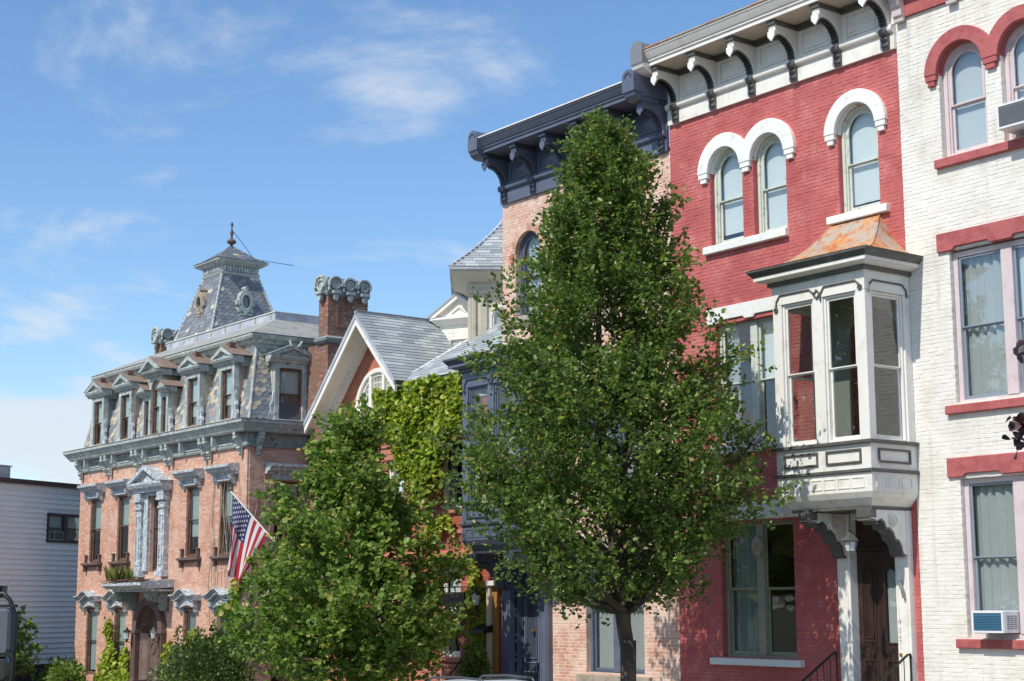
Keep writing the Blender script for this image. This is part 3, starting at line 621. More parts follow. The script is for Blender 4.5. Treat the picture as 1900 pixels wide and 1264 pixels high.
window(red, -24.98, -22.88, 6.30, 8.98, n=2, mull=.2, inner=['drape', 'shade.5'], meet=.5)
lintel(red, -25.2, -22.62, 4.705, 5.08, 'white_stone', yo=-.06); sill(red, -25.25, -22.68, 1.70, 1.84, 'white_stone', yo=-.14)
lw_ = window(red, -24.98, -22.88, 1.85, 4.70, n=2, mull=.2, fr='window_olive', inner=['sheer', None], meet=.5, gl='glass_old')
oriel(red, -22.03, -19.66, 0, 'white_trim', 'dark_trim', 'rusty_metal', rx=(-21.5, -20.28), gl='glass')

def console(house, x0, x1, dz, body, dark):
    """Large scroll console carrying the oriel."""
    Z = lambda z: z + dz; r = .15
    pr = [(-.152, Z(3.86)), (-.152, Z(4.69)), (-1.16, Z(4.69)), (-1.16, Z(4.52)), (-1.02, Z(4.50)), (-.96, Z(4.44)), (-.92, Z(4.50)), (-.84, Z(4.52)), (-.76, Z(4.46)), (-.72, Z(4.36)), (-.62, Z(4.36)), (-.52, Z(4.28)), (-.47, Z(4.16)), (-.38, Z(4.14)), (-.30, Z(4.04)), (-.27, Z(3.90)), (-.2, Z(3.86))]
    B = MB().ext(pr, 'x', x0, x1).build('console', body, house, bevel=.006)
    low = pr[3:]; off = [(a + .0, b) for a, b in low]
    rim = off + [(a - .03, b - .035) for a, b in low][::-1]
    MB().ext(rim, 'x', x0 - .012, x1 + .012).build('scroll_edge', dark, B)
    MB().box(x0 - .02, x1 + .02, -1.2, -1.0, Z(4.54), Z(4.695)).build('console_nose', dark, B, bevel=.008)
    for s_, xx in ((1, x1), (-1, x0)):
        R = MB(); n = 18; c = (-.52, Z(4.5))
        for r0, r1, t in ((.0, .03, .03), (.05, .075, .025), (.095, .12, .03)):
            k = len(R.v); M_ = MB().ring(c[0], c[1], max(r0, .001), r1, 0, t, 0, 2 * PI, n)
            R.add([(xx + s_ * (p[1] + .0005), p[0], p[2]) for p in M_.v], M_.f)
        R.build('rosette', body, B, smooth='auto')
def doorway(house, xl, xr, pw, dz, body, dark, z0):
    Z = lambda z: z + dz
    for a, b in ((xl, xl + pw), (xr - pw, xr)):
        p = MB().box(a, b, -.15, .3, z0, Z(3.855)); p.build('pilaster', body, house, bevel=.008)
        MB().frame(a + .05, b - .05, z0 + .35, Z(3.6), .025, -.165, -.1505).build('pilaster_moulding', body, house)
        MB().box(a - .02, b + .02, -.17, -.1505, z0, z0 + .25).build('plinth', body, house, bevel=.006)
        MB().box(a, b, -.15, .3, Z(3.857), Z(4.69)).build('door_frame', body, house)
    MB().box(xl + pw + .002, xr - pw - .002, -.1, .3, Z(4.58), Z(4.70)).build('door_head', body, house)
doorway(red, -21.61, -19.86, .32, 0, 'white_trim', 'dark_trim', .98)
console(red, -21.6, -21.32, 0, 'white_trim', 'dark_trim'); console(red, -20.15, -19.87, 0, 'white_trim', 'dark_trim')

def leaf_panel(M, x0, x1, z0, z1, y, arched, t=.035):
    if arched:
        r = (x1 - x0) / 2; c = (x0 + x1) / 2; M.ring(c, z1 - r, r - t, r, y - .02, y, n=12); M.box(x0, x0 + t, y - .02, y, z0 + t, z1 - r); M.box(x1 - t, x1, y - .02, y, z0 + t, z1 - r); M.box(x0, x1, y - .02, y, z0, z0 + t)
    else: M.frame(x0, x1, z0, z1, t, y - .02, y)
xd0, xd1, yd = -21.286, -20.184, .06
xm = (xd0 + xd1) / 2
DL = MB().box(xd0, xm - .004, yd, yd + .05, .985, 3.96); leaf_panel(DL, xd0 + .1, xm - .1, 2.22, 3.7, yd, True); leaf_panel(DL, xd0 + .17, xm - .17, 2.30, 3.60, yd - .004, True, .025); leaf_panel(DL, xd0 + .1, xm - .1, 1.1, 1.9, yd, False); leaf_panel(DL, xd0 + .17, xm - .17, 1.2, 1.8, yd - .004, False, .025)
d1 = DL.build('door', 'dark_wood', red, bevel=.004); d1['label'] = 'left leaf of the dark wooden double door, solid arched panel'
DR = MB(); a, b = xm + .004, xd1
DR.box(a, a + .13, yd, yd + .05, .985, 3.96); DR.box(b - .13, b, yd, yd + .05, .985, 3.96); DR.box(a + .13, b - .13, yd, yd + .05, .985, 2.22)
r = (b - a - .26) / 2; DR.ext([(a + .13, 3.96), (a + .13, 3.62 - r)] + arc((a + b) / 2, 3.62 - r, r, PI, 0, 12)[1:] + [(b - .13, 3.96)], 'y', yd, yd + .05)
leaf_panel(DR, a + .1, b - .1, 2.19, 3.65, yd, True); leaf_panel(DR, a + .1, b - .1, 1.1, 1.9, yd, False)
d2 = DR.build('door', 'dark_wood', red, bevel=.004); d2['label'] = 'right leaf of the dark wooden double door, arched glass with white curtain'
MB().ext(arch_poly(a + .125, b - .125, 2.22, 3.625), 'y', yd + .02, yd + .024).build('pane', 'glass', d2)
S = MB(); vs = []
for j in range(21): vs += [(a + .13 + (b - a - .26) * j / 20, yd + .07 + .012 * math.sin(j * 1.7), 2.2), (a + .13 + (b - a - .26) * j / 20, yd + .07 + .012 * math.sin(j * 1.7), 3.66)]
S.add(vs, [(2 * j, 2 * j + 2, 2 * j + 3, 2 * j + 1) for j in range(20)]); S.build('curtain', 'curtain', d2, smooth=True, fix=False)
h = MB().tube([(a + .05, yd - .01, 2.0), (a + .05, yd - .07, 2.05), (a + .05, yd - .07, 2.35), (a + .05, yd - .01, 2.4)], .014, 6); h.box(a + .02, a + .08, yd - .012, yd - .001, 1.92, 2.5); h.build('handle', 'black_iron', d2)
T_ = MB().box(xd0, xd1, yd - .03, yd + .06, 3.962, 4.05); T_.frame(xd0, xm - .002, 4.052, 4.575, .08, yd, yd + .05); T_.frame(xm + .002, xd1, 4.052, 4.575, .08, yd, yd + .05); T_.box(xd0 + .08, xm - .082, yd + .02, yd + .04, 4.132, 4.495); tr_ = T_.build('transom', 'dark_wood', red, bevel=.004)
box('pane', 'glass_old', tr_, xm + .08, xd1 - .08, yd + .022, yd + .026, 4.13, 4.5)
# house number, downwards on the right door post
def text_obj(s, size, m, parent, loc, name='numeral', rot=None, depth=.004, align='CENTER'):
    c = bpy.data.curves.new(name, 'FONT'); c.body = s; c.size = size; c.extrude = depth; c.align_x = align; c.align_y = 'CENTER'
    o = bpy.data.objects.new(name + '_tmp', c); C.objects.link(o); bpy.context.view_layer.update()
    me = bpy.data.meshes.new_from_object(o.evaluated_get(bpy.context.evaluated_depsgraph_get())); bpy.data.objects.remove(o); bpy.data.curves.remove(c)
    me.materials.clear(); me.materials.append(MATS[m]); R = (Matrix.Rotation(PI / 2, 4, 'X') if rot is None else rot); me.transform(R)
    ob = bpy.data.objects.new(name, me); C.objects.link(ob); place(ob, loc, parent); return ob
for k, ch in enumerate('422a'):
    text_obj(ch, .135 if k < 3 else .085, 'black_iron', red, (-20.12, -.156, 2.62 - .155 * k))
box('mail_bell', 'brass', red, -20.14, -20.08, -.17, -.151, 1.98, 2.04)
MB().tube([(-20.02, -.17, 3.36), (-20.02, -.22, 3.34), (-19.97, -.22, 3.2), (-19.95, -.2, 3.06)], .03, 8).build('flag_socket', 'grey_metal', red)
MB().tube([(-22.02, -.01, 4.36), (-22.02, -.06, 4.36), (-22.02, -.06, 4.24)], .012, 6).build('wall_hook', 'black_iron', red)
# stoop
St = MB().box(-21.75, -19.75, -1.1, -.17, 0, .975)
for k in range(5): St.box(-21.75, -19.75, -1.1 - .28 * (k + 1), -1.1 - .28 * k - .001, 0, .975 - .165 * (k + 1))
St.build('front_steps', 'concrete', red, bevel=.01)
for x, lb in ((-21.66, 'left'), (-19.86, 'right')):
    M_ = MB(); top = (x, -.2, 2.03); M_.tube([(x, -.2, 1.95), top, (x, -.28, 2.02), (x, -2.5, .75)], .024, 8)
    M_.tube([(x, -.2, .976), (x, -.2, 1.95)], .018, 8); M_.tube([(x, -2.48, -.003), (x, -2.48, .76)], .018, 8)
    for k in range(1, 12):
        yy = -.2 - k * .19; zt = 2.03 - (abs(yy) - .28) * .572; zb = .976 if yy > -1.1 else max(0, .975 - .165 * (int((-yy - 1.1) / .28) + 1)); M_.tube([(x, yy, zb), (x, yy, zt)], .009, 6)
    tag(M_.build('handrail', 'black_iron', smooth='auto'), 'black iron handrail %s the red house steps' % ('on the left side of' if lb == 'left' else 'on the right side of'), 'handrail', 'handrails of the red house steps')
ln_ = thing('hanging_lantern', (-20.72, -.75, 3.94), 'small metal lantern hanging under the white oriel by the dark double door', 'lantern')
MB().tube([(-20.72, -.75, 4.32), (-20.72, -.75, 4.70)], .008, 6).build('hanging_rod', 'black_iron', ln_)
MB().lathe(-20.72, -.75, [(.02, 4.34), (.05, 4.30), (.17, 4.16), (.19, 4.14), (.17, 4.13), (.12, 4.12)], 6).build('lamp_cap', 'lamp_metal', ln_)
MB().lathe(-20.72, -.75, [(.125, 4.118), (.085, 3.95)], 6).build('lamp_glass', 'lamp_glass', ln_)
Q = MB()
for k in range(6):
    c, s_ = math.cos(PI / 3 * k), math.sin(PI / 3 * k); Q.tube([(-20.72 + .13 * c, -.75 + .13 * s_, 4.12), (-20.72 + .09 * c, -.75 + .09 * s_, 3.94)], .007, 5)
Q.build('lamp_bars', 'lamp_metal', ln_)
# carved head mounted on the mullion of the lower window
ms = MB().lathe(0, 0, [(.02, 0), (.09, .04), (.13, .14), (.14, .26), (.12, .36), (.07, .42), (.02, .44)], 12); ms.v = [(-23.93 + a_, .04 + b_ * .45, 3.92 + c_) for a_, b_, c_ in ms.v]
ms.lathe(-23.93, -.03, [(.01, 4.1), (.03, 4.12), (.02, 4.2)], 6); ms.ring(-23.93, 4.14, .12, .16, .02, .06, 0, 2 * PI, 14)
tag(ms.build('wall_mask', 'stone_sill', smooth='auto'), 'pale carved mask hung between the red house lower windows', 'mask')

# ================================================================== SLATE-BLUE TRIMMED HOUSE
blu = thing('salmon_brick_row_house', (-29.5, 0, 0), 'salmon brick row house with dark slate blue bracketed cornice behind the tall tree', 'house')
BL, BR = -32.68, -26.302
b_ops = [(-32.13, -31.09, 10.15, 12.33, True), (-29.8, -28.82, 10.15, 12.3, True), (-28.48, -27.5, 10.15, 12.3, True), (-29.48, -27.46, 5.8, 8.45, False), (-29.48, -27.46, 1.37, 4.15, False), (-32.2, -30.8, 5.2, 8.2, True), (-32.23, -31.08, .5, 4.2, False)]
brick_wall(blu, BL, BR, 0, 13.19, b_ops, 'salmon_brick', 'pale_mortar', proud=.005, joint=.016)
shell(blu, BL, BR, .302, 9, 13.3, (.4, 4.7, 9.1), side='salmon_brick')
cornice(blu, BL, BR - .02, 13.19, [-32.45, -31.25, -30.05, -28.86, -27.66, -26.46], 'slate_blue', 'slate_blue_dark', 'slate_blue_dark', 'pyramid', 'cream_trim', [-32.55, -26.52])
for a, b, c in ((-32.13, -31.09, 12.33), (-29.8, -28.82, 12.3), (-28.48, -27.5, 12.3)):
    window(blu, a, b, 10.15, c, arch=True, step=True, fr='slate_blue', meet=.47, inner='sheer'); sill(blu, a - .15, b + .15, 9.98, 10.14, 'stone_sill')
    H = MB(); cx = (a + b) / 2; r = (b - a) / 2; n = 26
    for k in range(n):
        t0, t1 = PI * k / n + .012, PI * (k + 1) / n - .012; H.ring(cx, c - r, r - .006, r + .2, -.016, .1, t0, t1, 1)
    H.build('brick_arch', 'salmon_brick', blu, kind='stuff')
    for q in (a - .13, b + .13):
        k = MB().box(q - .09, q + .09, -.06, -.001, c - r - .12, c - r - .02); k.box(q - .05, q + .05, -.05, -.001, c - r - .24, c - r - .121); k.build('corbel', 'sandstone_red', blu, bevel=.008)
lintel(blu, -29.7, -27.25, 8.45, 8.8, 'stone_sill'); sill(blu, -29.7, -27.25, 5.63, 5.79, 'stone_sill'); window(blu, -29.48, -27.46, 5.8, 8.45, n=2, fr='slate_blue', inner='sheer', mull=.3)
lintel(blu, -29.7, -27.25, 4.15, 4.5, 'stone_sill'); sill(blu, -29.75, -27.2, 1.12, 1.36, 'stone_sill', yo=-.1); window(blu, -29.48, -27.46, 1.37, 4.15, n=2, fr='slate_blue', inner=['sheer', 'sheer'], mull=.34, meet=.55)
oriel(blu, -32.64, -30.27, -.5, 'slate_blue', 'slate_blue_dark', None, rx=(-32.1, -30.8), sash='slate_blue', ptrim='slate_blue_dark')
doorway(blu, -32.56, -30.73, .33, -.5, 'slate_blue', 'slate_blue_dark', .5)
console(blu, -32.55, -32.27, -.5, 'slate_blue', 'slate_blue_dark'); console(blu, -31.04, -30.76, -.5, 'slate_blue', 'slate_blue_dark')
D = MB().box(-32.228, -31.4, .22, .27, .505, 3.46); d = D.build('door', 'slate_blue_dark', blu); d['label'] = 'dark blue front door with pale outlined arched panel'
P_ = MB(); leaf_panel(P_, -32.1, -31.53, 1.55, 3.25, .22, True, .022); leaf_panel(P_, -32.1, -31.53, .65, 1.35, .22, False, .022); P_.build('panel_moulding', 'storm_alu', d)
P_ = MB(); leaf_panel(P_, -32.02, -31.61, 1.65, 3.15, .219, True, .03); P_.build('panel_moulding', 'slate_blue', d)
MB().lathe(-31.7, .15, [(.02, 2.28), (.05, 2.3), (.05, 2.34), (.02, 2.36)], 8).build('knocker', 'brass', d)
box('door', 'slate_blue_dark', blu, -31.395, -31.085, .222, .27, .505, 3.46); box('transom', 'slate_blue_dark', blu, -32.228, -31.085, .19, .27, 3.462, 4.08)
St = MB().box(-32.6, -30.7, -1.1, -.17, 0, .495); St.box(-32.6, -30.7, -1.38, -1.101, 0, .33); St.box(-32.6, -30.7, -1.66, -1.381, 0, .165); St.build('front_steps', 'concrete', blu, bevel=.01)

# ================================================================== WHITE HOUSE
wh = thing('white_row_house', (-16.5, 0, 0), 'white painted brick row house with red stone lintels and red arched hoods', 'house')
WLx, WRx = -19.718, -13.2
w_ops = [(-18.75, -17.70, 11.32, 13.495, True), (-17.35, -16.30, 11.32, 13.495, True), (-18.70, -16.32, 6.6, 9.48, False), (-18.70, -16.32, 2.34, 5.23, False), (-15.0, -13.95, 11.32, 13.495, True), (-15.1, -13.9, 6.6, 9.48, False), (-15.1, -13.9, 2.34, 5.23, False)]
brick_wall(wh, WLx, WRx, 0, 14.34, w_ops, 'white_brick', 'white_mortar', proud=.0045, jit=.003)
shell(wh, WLx, WRx, .302, 9, 14.5, (1.2, 5.8, 10.2), side='white_mortar')
hood(wh, [-18.225, -16.825], .52, .80, 12.97, 'red_stone'); hood(wh, [-14.475], .52, .8, 12.97, 'red_stone')
for a, b in ((-18.75, -17.70), (-17.35, -16.30), (-15.0, -13.95)): window(wh, a, b, 11.32, 13.495, arch=True, step=True, fr='pink_trim', inner='blind', meet=.47, fw=.09)
sill(wh, -18.88, -16.1, 11.12, 11.29, 'red_stone', yo=-.1); sill(wh, -15.2, -13.75, 11.12, 11.29, 'red_stone')
for z0, z1, inn in ((6.6, 9.48, ['sheer', 'blind']), (2.34, 5.23, ['sheer', 'drape'])):
    lintel(wh, -18.95, -16.1, z1 + .02, z1 + .38, 'red_stone', yo=-.06, cut=[(-18.6, -17.75), (-17.3, -16.45)]); sill(wh, -18.9, -16.1, z0 - .18, z0 - .02, 'red_stone', yo=-.1)
    window(wh, -18.70, -16.32, z0, z1, n=2, mull=.24, fr='pink_trim', sa='storm_alu', inner=inn, fw=.1, sw=.045, meet=.5, y=.1)
    lintel(wh, -15.3, -13.7, z1 + .02, z1 + .38, 'red_stone', yo=-.06); sill(wh, -15.3, -13.7, z0 - .18, z0 - .02, 'red_stone'); window(wh, -15.1, -13.9, z0, z1, fr='pink_trim', sa='storm_alu', inner='drape', fw=.1)
box('frieze_board', 'red_stone', wh, WLx, WRx, -.06, .3, 14.342, 15.0)
MB().ext([(.3, 15.0), (-.1, 15.0), (-.12, 15.1), (-.5, 15.15), (-.7, 15.3), (-.75, 15.5), (.3, 15.55)], 'x', WLx + .05, WRx).build('crown_moulding', 'pink_trim', wh)
for x in (-19.55, -18.3, -17.05, -15.8, -14.55):
    k = MB().ext([(-.061, 14.25), (-.12, 14.25), (-.13, 14.33), (-.17, 14.36), (-.18, 14.5), (-.24, 14.55), (-.3, 14.75), (-.5, 14.85), (-.5, 14.98), (-.061, 14.98)], 'x', x - .11, x + .11).build('bracket', 'pink_trim', wh, bevel=.006)

def air_conditioner(name, x0, x1, z0, z1, yf, label, front):
    a = thing(name, ((x0 + x1) / 2, (yf + .3) / 2, z0), label, 'air conditioner')
    box('housing', 'ac_white', a, x0, x1, yf, .17, z0, z1, bevel=.012)
    MB().frame(x0 + .005, x1 - .005, z0 + .005, z1 - .005, .035, yf - .02, yf - .0005).build('front_bezel', 'ac_white', a)
    box('front_grille', front, a, x0 + .042, x1 - .042, yf - .006, yf - .0008, z0 + .042, z1 - .042)
    n = int((z1 - z0 - .09) / .028)
    for k in range(n):
        z = z0 + .05 + k * .028; MB().ext([(yf - .018, z), (yf - .007, z + .012), (yf - .007, z + .004)], 'x', x0 + .043, x1 - .043).build('louvre', front, a)
    for k in range(7):
        z = z0 + .07 + k * (z1 - z0 - .14) / 7
        for j in range(3): y0 = yf + .09 + j * .1; box('side_vent', 'ac_grille', a, x1 + .0005, x1 + .004, y0, y0 + .08, z, z + .02)
    return a
air_conditioner('air_conditioner', -18.33, -17.66, 2.44, 2.83, -.34, 'blue-fronted white air conditioner in the lower window of the white house', 'ac_blue')
air_conditioner('air_conditioner', -17.18, -16.46, 11.42, 11.88, -.42, 'white air conditioner with dark grille in the arched window of the white house', 'ac_grille')

# ================================================================== GABLED BRICK HOUSE WITH IVY
gab = thing('gabled_brick_house', (-37, 0, 0), 'orange brick house with white gable, pale slate roof and ivy, between mansion and row houses', 'house')
GX = -38.65; gw = lambda z: (GX - (11.0 - z) / 1.05, GX + (11.0 - z) / 1.05) if z < 10.9 else None
g_ops = [(-38.05, -37.2, 5.2, 6.93, False), (-40.1, -39.25, 5.2, 6.93, False), (-35.43, -34.45, 5.45, 7.29, False), (-35.42, -34.55, 1.62, 3.93, False), (-38.6, -37.7, 1.62, 3.93, False), (-40.3, -39.4, 1.62, 3.93, False)]
brick_wall(gab, -41.05, -32.705, 0, 8.29, g_ops, 'house_brick', 'house_mortar', course=.076)
brick_wall(gab, -41.2, -36.1, 8.3, 10.96, [(-39.77, -37.53, 8.48, 9.60, True)], 'gable_brick', 'house_mortar', top=gw, course=.074, name='gable_wall', keep=200)
shell(gab, -41.05, -32.705, .302, 7, 8.3, (.9, 4.4), zr=8.05)
H = MB()
for k in range(40):
    t0, t1 = PI * k / 40 + .006, PI * (k + 1) / 40 - .006; H.ring(GX, 8.48, 1.135, 1.42, -.012, .1, t0, t1, 1)
H.build('brick_arch', 'gable_brick', gab, kind='stuff')
F = MB().ring(GX, 8.50, 1.0, 1.13, -.03, .2, n=28); F.box(GX - 1.13, GX + 1.13, -.06, .2, 8.42, 8.498)
for q in (-.34, .34): F.box(GX + q - .065, GX + q + .065, -.02, .18, 8.5, 8.5 + math.sqrt(1.0 - q * q))
F.ring(GX, 8.5, .9, .998, .04, .2, n=28); fw_ = F.build('lunette_window', 'cream_trim', gab, bevel=.006)
Mn = MB()
for k in range(-11, 12):
    x = k * .085
    if abs(abs(x) - .34) < .07: continue
    Mn.box(GX + x - .01, GX + x + .01, .08, .11, 8.5, 8.5 + math.sqrt(max(0, .82 - x * x)))
for k in range(1, 7):
    z = k * .145; hw = math.sqrt(.82 - z * z); Mn.box(GX - hw, GX + hw, .081, .109, 8.5 + z - .01, 8.5 + z + .01)
Mn.build('muntins', 'cream_trim', fw_); MB().ext([(GX - .95, 8.5), (GX + .95, 8.5)] + arc(GX, 8.5, .95, .02, PI - .02, 18), 'y', .093, .097).build('pane', 'glass', fw_)
box('roller_shade', 'shade_cloth', fw_, GX - .9, GX + .9, .24, .25, 8.9, 9.4)
# roof of the gable: slabs, rake boards, soffit
def rake(x0, z0, x1, z1, y0, y1, t0, t1, name, m, par):   # board following a slope, t measured downwards
    return MB().ext([(x0, z0 - t0), (x1, z1 - t0), (x1, z1 - t1), (x0, z0 - t1)], 'y', y0, y1).build(name, m, par)
xr, zr_, xl, zl = -36.6, 9.0, -41.45, 8.27
Rf = MB().ext([(GX, 11.15), (xr, zr_), (xr, zr_ - .1), (GX, 11.02), (xl, zl - .1), (xl, zl)], 'y', -.7, 2.05).build('gable_roof', 'slate_base', gab)
shingles(Rf, (xr + .02, -.74, zr_ - .02), (xr + .02, 2.05, zr_ - .02), (GX, -.74, 11.155), (GX, 2.05, 11.155), .42, .137, 'slate_pale', keep=300)
shingles(Rf, (xl - .02, 2.05, zl - .02), (xl - .02, -.74, zl - .02), (GX, 2.05, 11.155), (GX, -.74, 11.155), .42, .137, 'slate_pale', keep=0)
MB().tube([(GX, -.76, 11.17), (GX, 2.06, 11.17)], .045, 8).build('ridge_cap', 'flashing', Rf)
for (a, b, n_) in ((xr, zr_, 'right'), (xl, zl, 'left')):
    rake(GX, 11.02, a, b - .1, -.76, -.705, -.11, .02, 'rake_edge', 'flashing', Rf); rake(GX, 11.02, a, b - .1, -.735, -.66, .022, .22, 'rake_board', 'cream_trim', Rf)
    rake(GX, 10.99, a, b - .13, -.655, -.16, 0.002, .03, 'soffit', 'cream_trim', Rf); rake(GX, 10.99, a, b - .13, -.155, -.02, .0, .24, 'rake_frieze', 'cream_trim', Rf)
    rake(GX, 10.99, a, b - .13, -.2, -.157, .032, .1, 'rake_moulding', 'cream_trim', Rf)
MB().ext([(-.002, 7.95), (-.1, 7.95), (-.12, 8.08), (-.2, 8.1), (-.3, 8.22), (-.32, 8.3), (-.002, 8.33)], 'x', -41.1, -36.75).build('gable_cornice', 'cream_trim', gab)
for a, b, d in ((7.1, 7.28, .05), (7.28, 7.36, .09), (7.38, 7.46, .06), (7.5, 7.58, .1), (7.6, 7.66, .07)): box('moulded_course', 'sandstone_red', gab, -41.05, -36.9, -d, -.001, a, b, bevel=.01)
for a, b, c, d, n_ in ((-38.05, -37.2, 5.2, 6.93, 'shade.6'), (-40.1, -39.25, 5.2, 6.93, 'shade.6'), (-35.43, -34.45, 5.45, 7.29, 'drape'), (-35.42, -34.55, 1.62, 3.93, 'shade.7'), (-38.6, -37.7, 1.62, 3.93, 'shade.5'), (-40.3, -39.4, 1.62, 3.93, 'shade.5')):
    window(gab, a, b, c, d, fr='cream_trim', inner=n_, fw=.09, y=.06); sill(gab, a - .1, b + .1, c - .12, c - .01, 'sandstone_red', yo=-.08); lintel(gab, a - .15, b + .15, d + .01, d + .26, 'sandstone_red', yo=-.03)
MB().ext([(-.001, 4.18), (-.06, 4.18), (-.09, 4.25), (-.09, 4.33), (-.001, 4.36)], 'x', -41.05, -32.72).build('belt_course', 'sandstone_red', gab)
box('belt_course', 'sandstone_red', gab, -41.05, -32.72, -.05, -.001, 4.8, 4.9)
wt = MB().box(-41.05, -33.3, -.1, -.001, 1.36, 1.44); wt.box(-41.05, -33.3, -.06, -.001, 0, 1.358); wt.build('water_table', 'sandstone_red', gab, bevel=.01)
cv = MB()
for k in range(5):
    x = -35.35 + k * .27; cv.ring(x, 1.15, .03, .07, -.075, -.0605, 0, 2 * PI, 10); cv.ring(x + .12, 1.2, .015, .045, -.075, -.0605, 0, 2 * PI, 8); cv.tube([(x, -.066, 1.05), (x + .08, -.07, 1.0), (x + .15, -.066, 1.08)], .014, 5)
cv.build('carved_ornament', 'sandstone_red', gab)
# right-hand section: white eave and hipped slate roof
MB().ext([(-.002, 8.3), (-.04, 8.3), (-.06, 8.5), (-.22, 8.62), (-.3, 8.7), (-.34, 8.72), (-.34, 8.95), (-.002, 8.95)], 'x', -37.0, -32.75).build('eave_cornice', 'cream_trim', gab)
hr = MB().add([(-37.25, -.36, 8.952), (-32.75, -.36, 8.952), (-32.75, 2.7, 11.4), (-34.19, 2.7, 11.4), (-37.25, 5.6, 8.952), (-32.75, 5.6, 8.952), (-34.19, 2.9, 11.4), (-32.75, 2.9, 11.4)], [(0, 1, 2, 3), (0, 3, 6, 4), (4, 6, 7, 5), (3, 2, 7, 6), (0, 4, 5, 1), (1, 5, 7, 2)]).build('hip_roof', 'slate_base', gab)
shingles(hr, (-37.27, -.4, 8.94), (-32.75, -.4, 8.94), (-34.19, 2.7, 11.41), (-32.75, 2.7, 11.41), .42, .137, 'slate_pale', keep=240)
MB().tube([(-37.26, -.38, 8.97), (-34.19, 2.7, 11.43)], .03, 6).build('hip_cap', 'flashing', hr)
# turret, turned towards the street corner
XF[0] = rotz(-35.61, 1.0, 54)
tw = 3.0
tu = MB().box(0, tw, 0, tw, 9.3, 11.74).build('turret', 'cream_soffit', gab)
for a in (.02, .33, 1.4, 2.4, 2.75):
    p = MB().box(a, a + .2, -.06, -.001, 9.75, 11.35)
    for k in range(4): p.box(a + .02 + k * .045, a + .04 + k * .045, -.07, -.0605, 9.95, 11.3)
    p.box(a - .02, a + .22, -.09, -.001, 11.352, 11.42); p.box(a - .04, a + .24, -.12, -.001, 11.422, 11.5); p.build('pilaster', 'cream_soffit', tu, bevel=.004)
box('turret_architrave', 'cream_soffit', tu, -.03, tw + .03, -.05, -.0005, 11.502, 11.56)
window(gab, .6, 1.3, 9.95, 11.1, arch=True, fr='cream_trim', y=-.09, fd=.085, inner='shade.9', gl='glass')
MB().perim([(0.001, 11.742), (.05, 11.742), (.1, 11.8), (.38, 11.95), (.42, 11.97), (.42, 12.0), (.001, 12.0)], 0, tw, 0, tw).build('turret_cornice', 'cream_soffit', tu)
MB().perim([(.3, 12.002), (.45, 12.002), (.5, 12.03), (.5, 12.09), (.3, 12.09)], 0, tw, 0, tw).build('turret_gutter', 'flashing', tu)
XF[0] = None
rt = rotz(-35.61, 1.0, 54); h2 = tw / 2
lv = []
for i in range(8):
    t = i / 7; s_ = (h2 + .48) * (1 - t) ** 1.55 + .1 * t; lv.append((s_, 12.09 + 2.6 * t))
Rt = MB(); vs = [rt((h2 + sx * s_, h2 + sy * s_, z)) for s_, z in lv for sx, sy in ((-1, -1), (1, -1), (1, 1), (-1, 1))]
Rt.add(vs, [(4 * k + j, 4 * k + (j + 1) % 4, 4 * k + 4 + (j + 1) % 4, 4 * k + 4 + j) for k in range(7) for j in range(4)] + [(3, 2, 1, 0), (28, 29, 30, 31)]); Rt = Rt.build('turret_roof', 'slate_base', gab)
for k in range(6):
    for a, b in ((0, 1), (3, 0)):
        A_, B_, D_, C_ = vs[4 * k + a], vs[4 * k + b], vs[4 * k + 4 + a], vs[4 * k + 4 + b]; shingles(Rt, A_, B_, D_, C_, .4, .15, 'slate_pale', keep=30 if a == 0 else 0)
MB().tube([vs[4 * k] for k in range(8)], .06, 6).build('hip_cap', 'flashing', Rt)
# pedimented dormer behind the hipped roof
XF[0] = rotz(-38.42, 2.0, 26)
dm = MB().box(0, 1.42, 0, 1.8, 9.6, 11.0); dm = dm.build('roof_dormer', 'cream_trim', gab)
for k, (t, y_) in enumerate(((.0, -.03), (.1, -.05), (.2, -.07))): MB().frame(.12 + t, 1.3 - t, 9.5, 10.85 - t, .09, y_, -.0006 - .0).build('dormer_casing', 'cream_trim', dm)
box('pane', 'glass', dm, .42, 1.0, -.02, -.012, 9.5, 10.5)
box('dormer_window_frame', 'cream_trim', dm, .69, .73, -.03, -.0215, 9.5, 10.5)
MB().perim([(0.001, 11.0), (.05, 11.0), (.1, 11.06), (.22, 11.16), (.22, 11.22), (.001, 11.22)], 0, 1.42, 0, 1.8).build('dormer_cornice', 'cream_trim', dm)
MB().ext([(-.22, 11.222), (1.64, 11.222), (.71, 11.85)], 'y', -.1, .0).build('pediment', 'cream_trim', dm)
P_ = MB(); P_.ext([(-.25, 11.2225), (-.05, 11.2225), (.71, 11.74), (1.47, 11.2225), (1.67, 11.2225), (.71, 11.9)], 'y', -.24, -.101); P_.ext([(.25, 11.24), (1.17, 11.24), (.71, 11.56), (.71, 11.48), (.98, 11.3), (.44, 11.3), (.71, 11.48), (.71, 11.56)], 'y', -.14, -.101); P_.build('pediment_moulding', 'cream_trim', dm)
MB().ext([(-.27, 11.2), (.71, 11.86), (.71, 11.93), (-.3, 11.25)], 'y', -.26, 1.8).build('dormer_roof', 'slate_pale', dm); MB().ext([(1.69, 11.2), (.71, 11.86), (.71, 11.93), (1.72, 11.25)], 'y', -.26, 1.8).build('dormer_roof', 'slate_pale', dm)
XF[0] = None
# porch post and ochre side panel next to the neighbouring house
box('porch_post', 'beige_trim', gab, -33.14, -33.0, -.2, -.06, 0, 3.5); box('porch_panel', 'ochre_wall', gab, -32.995, -32.8, -.12, -.04, 0, 3.42); box('porch_cap', 'cream_trim', gab, -33.1, -32.76, -.26, -.04, 3.425, 3.55, bevel=.01)

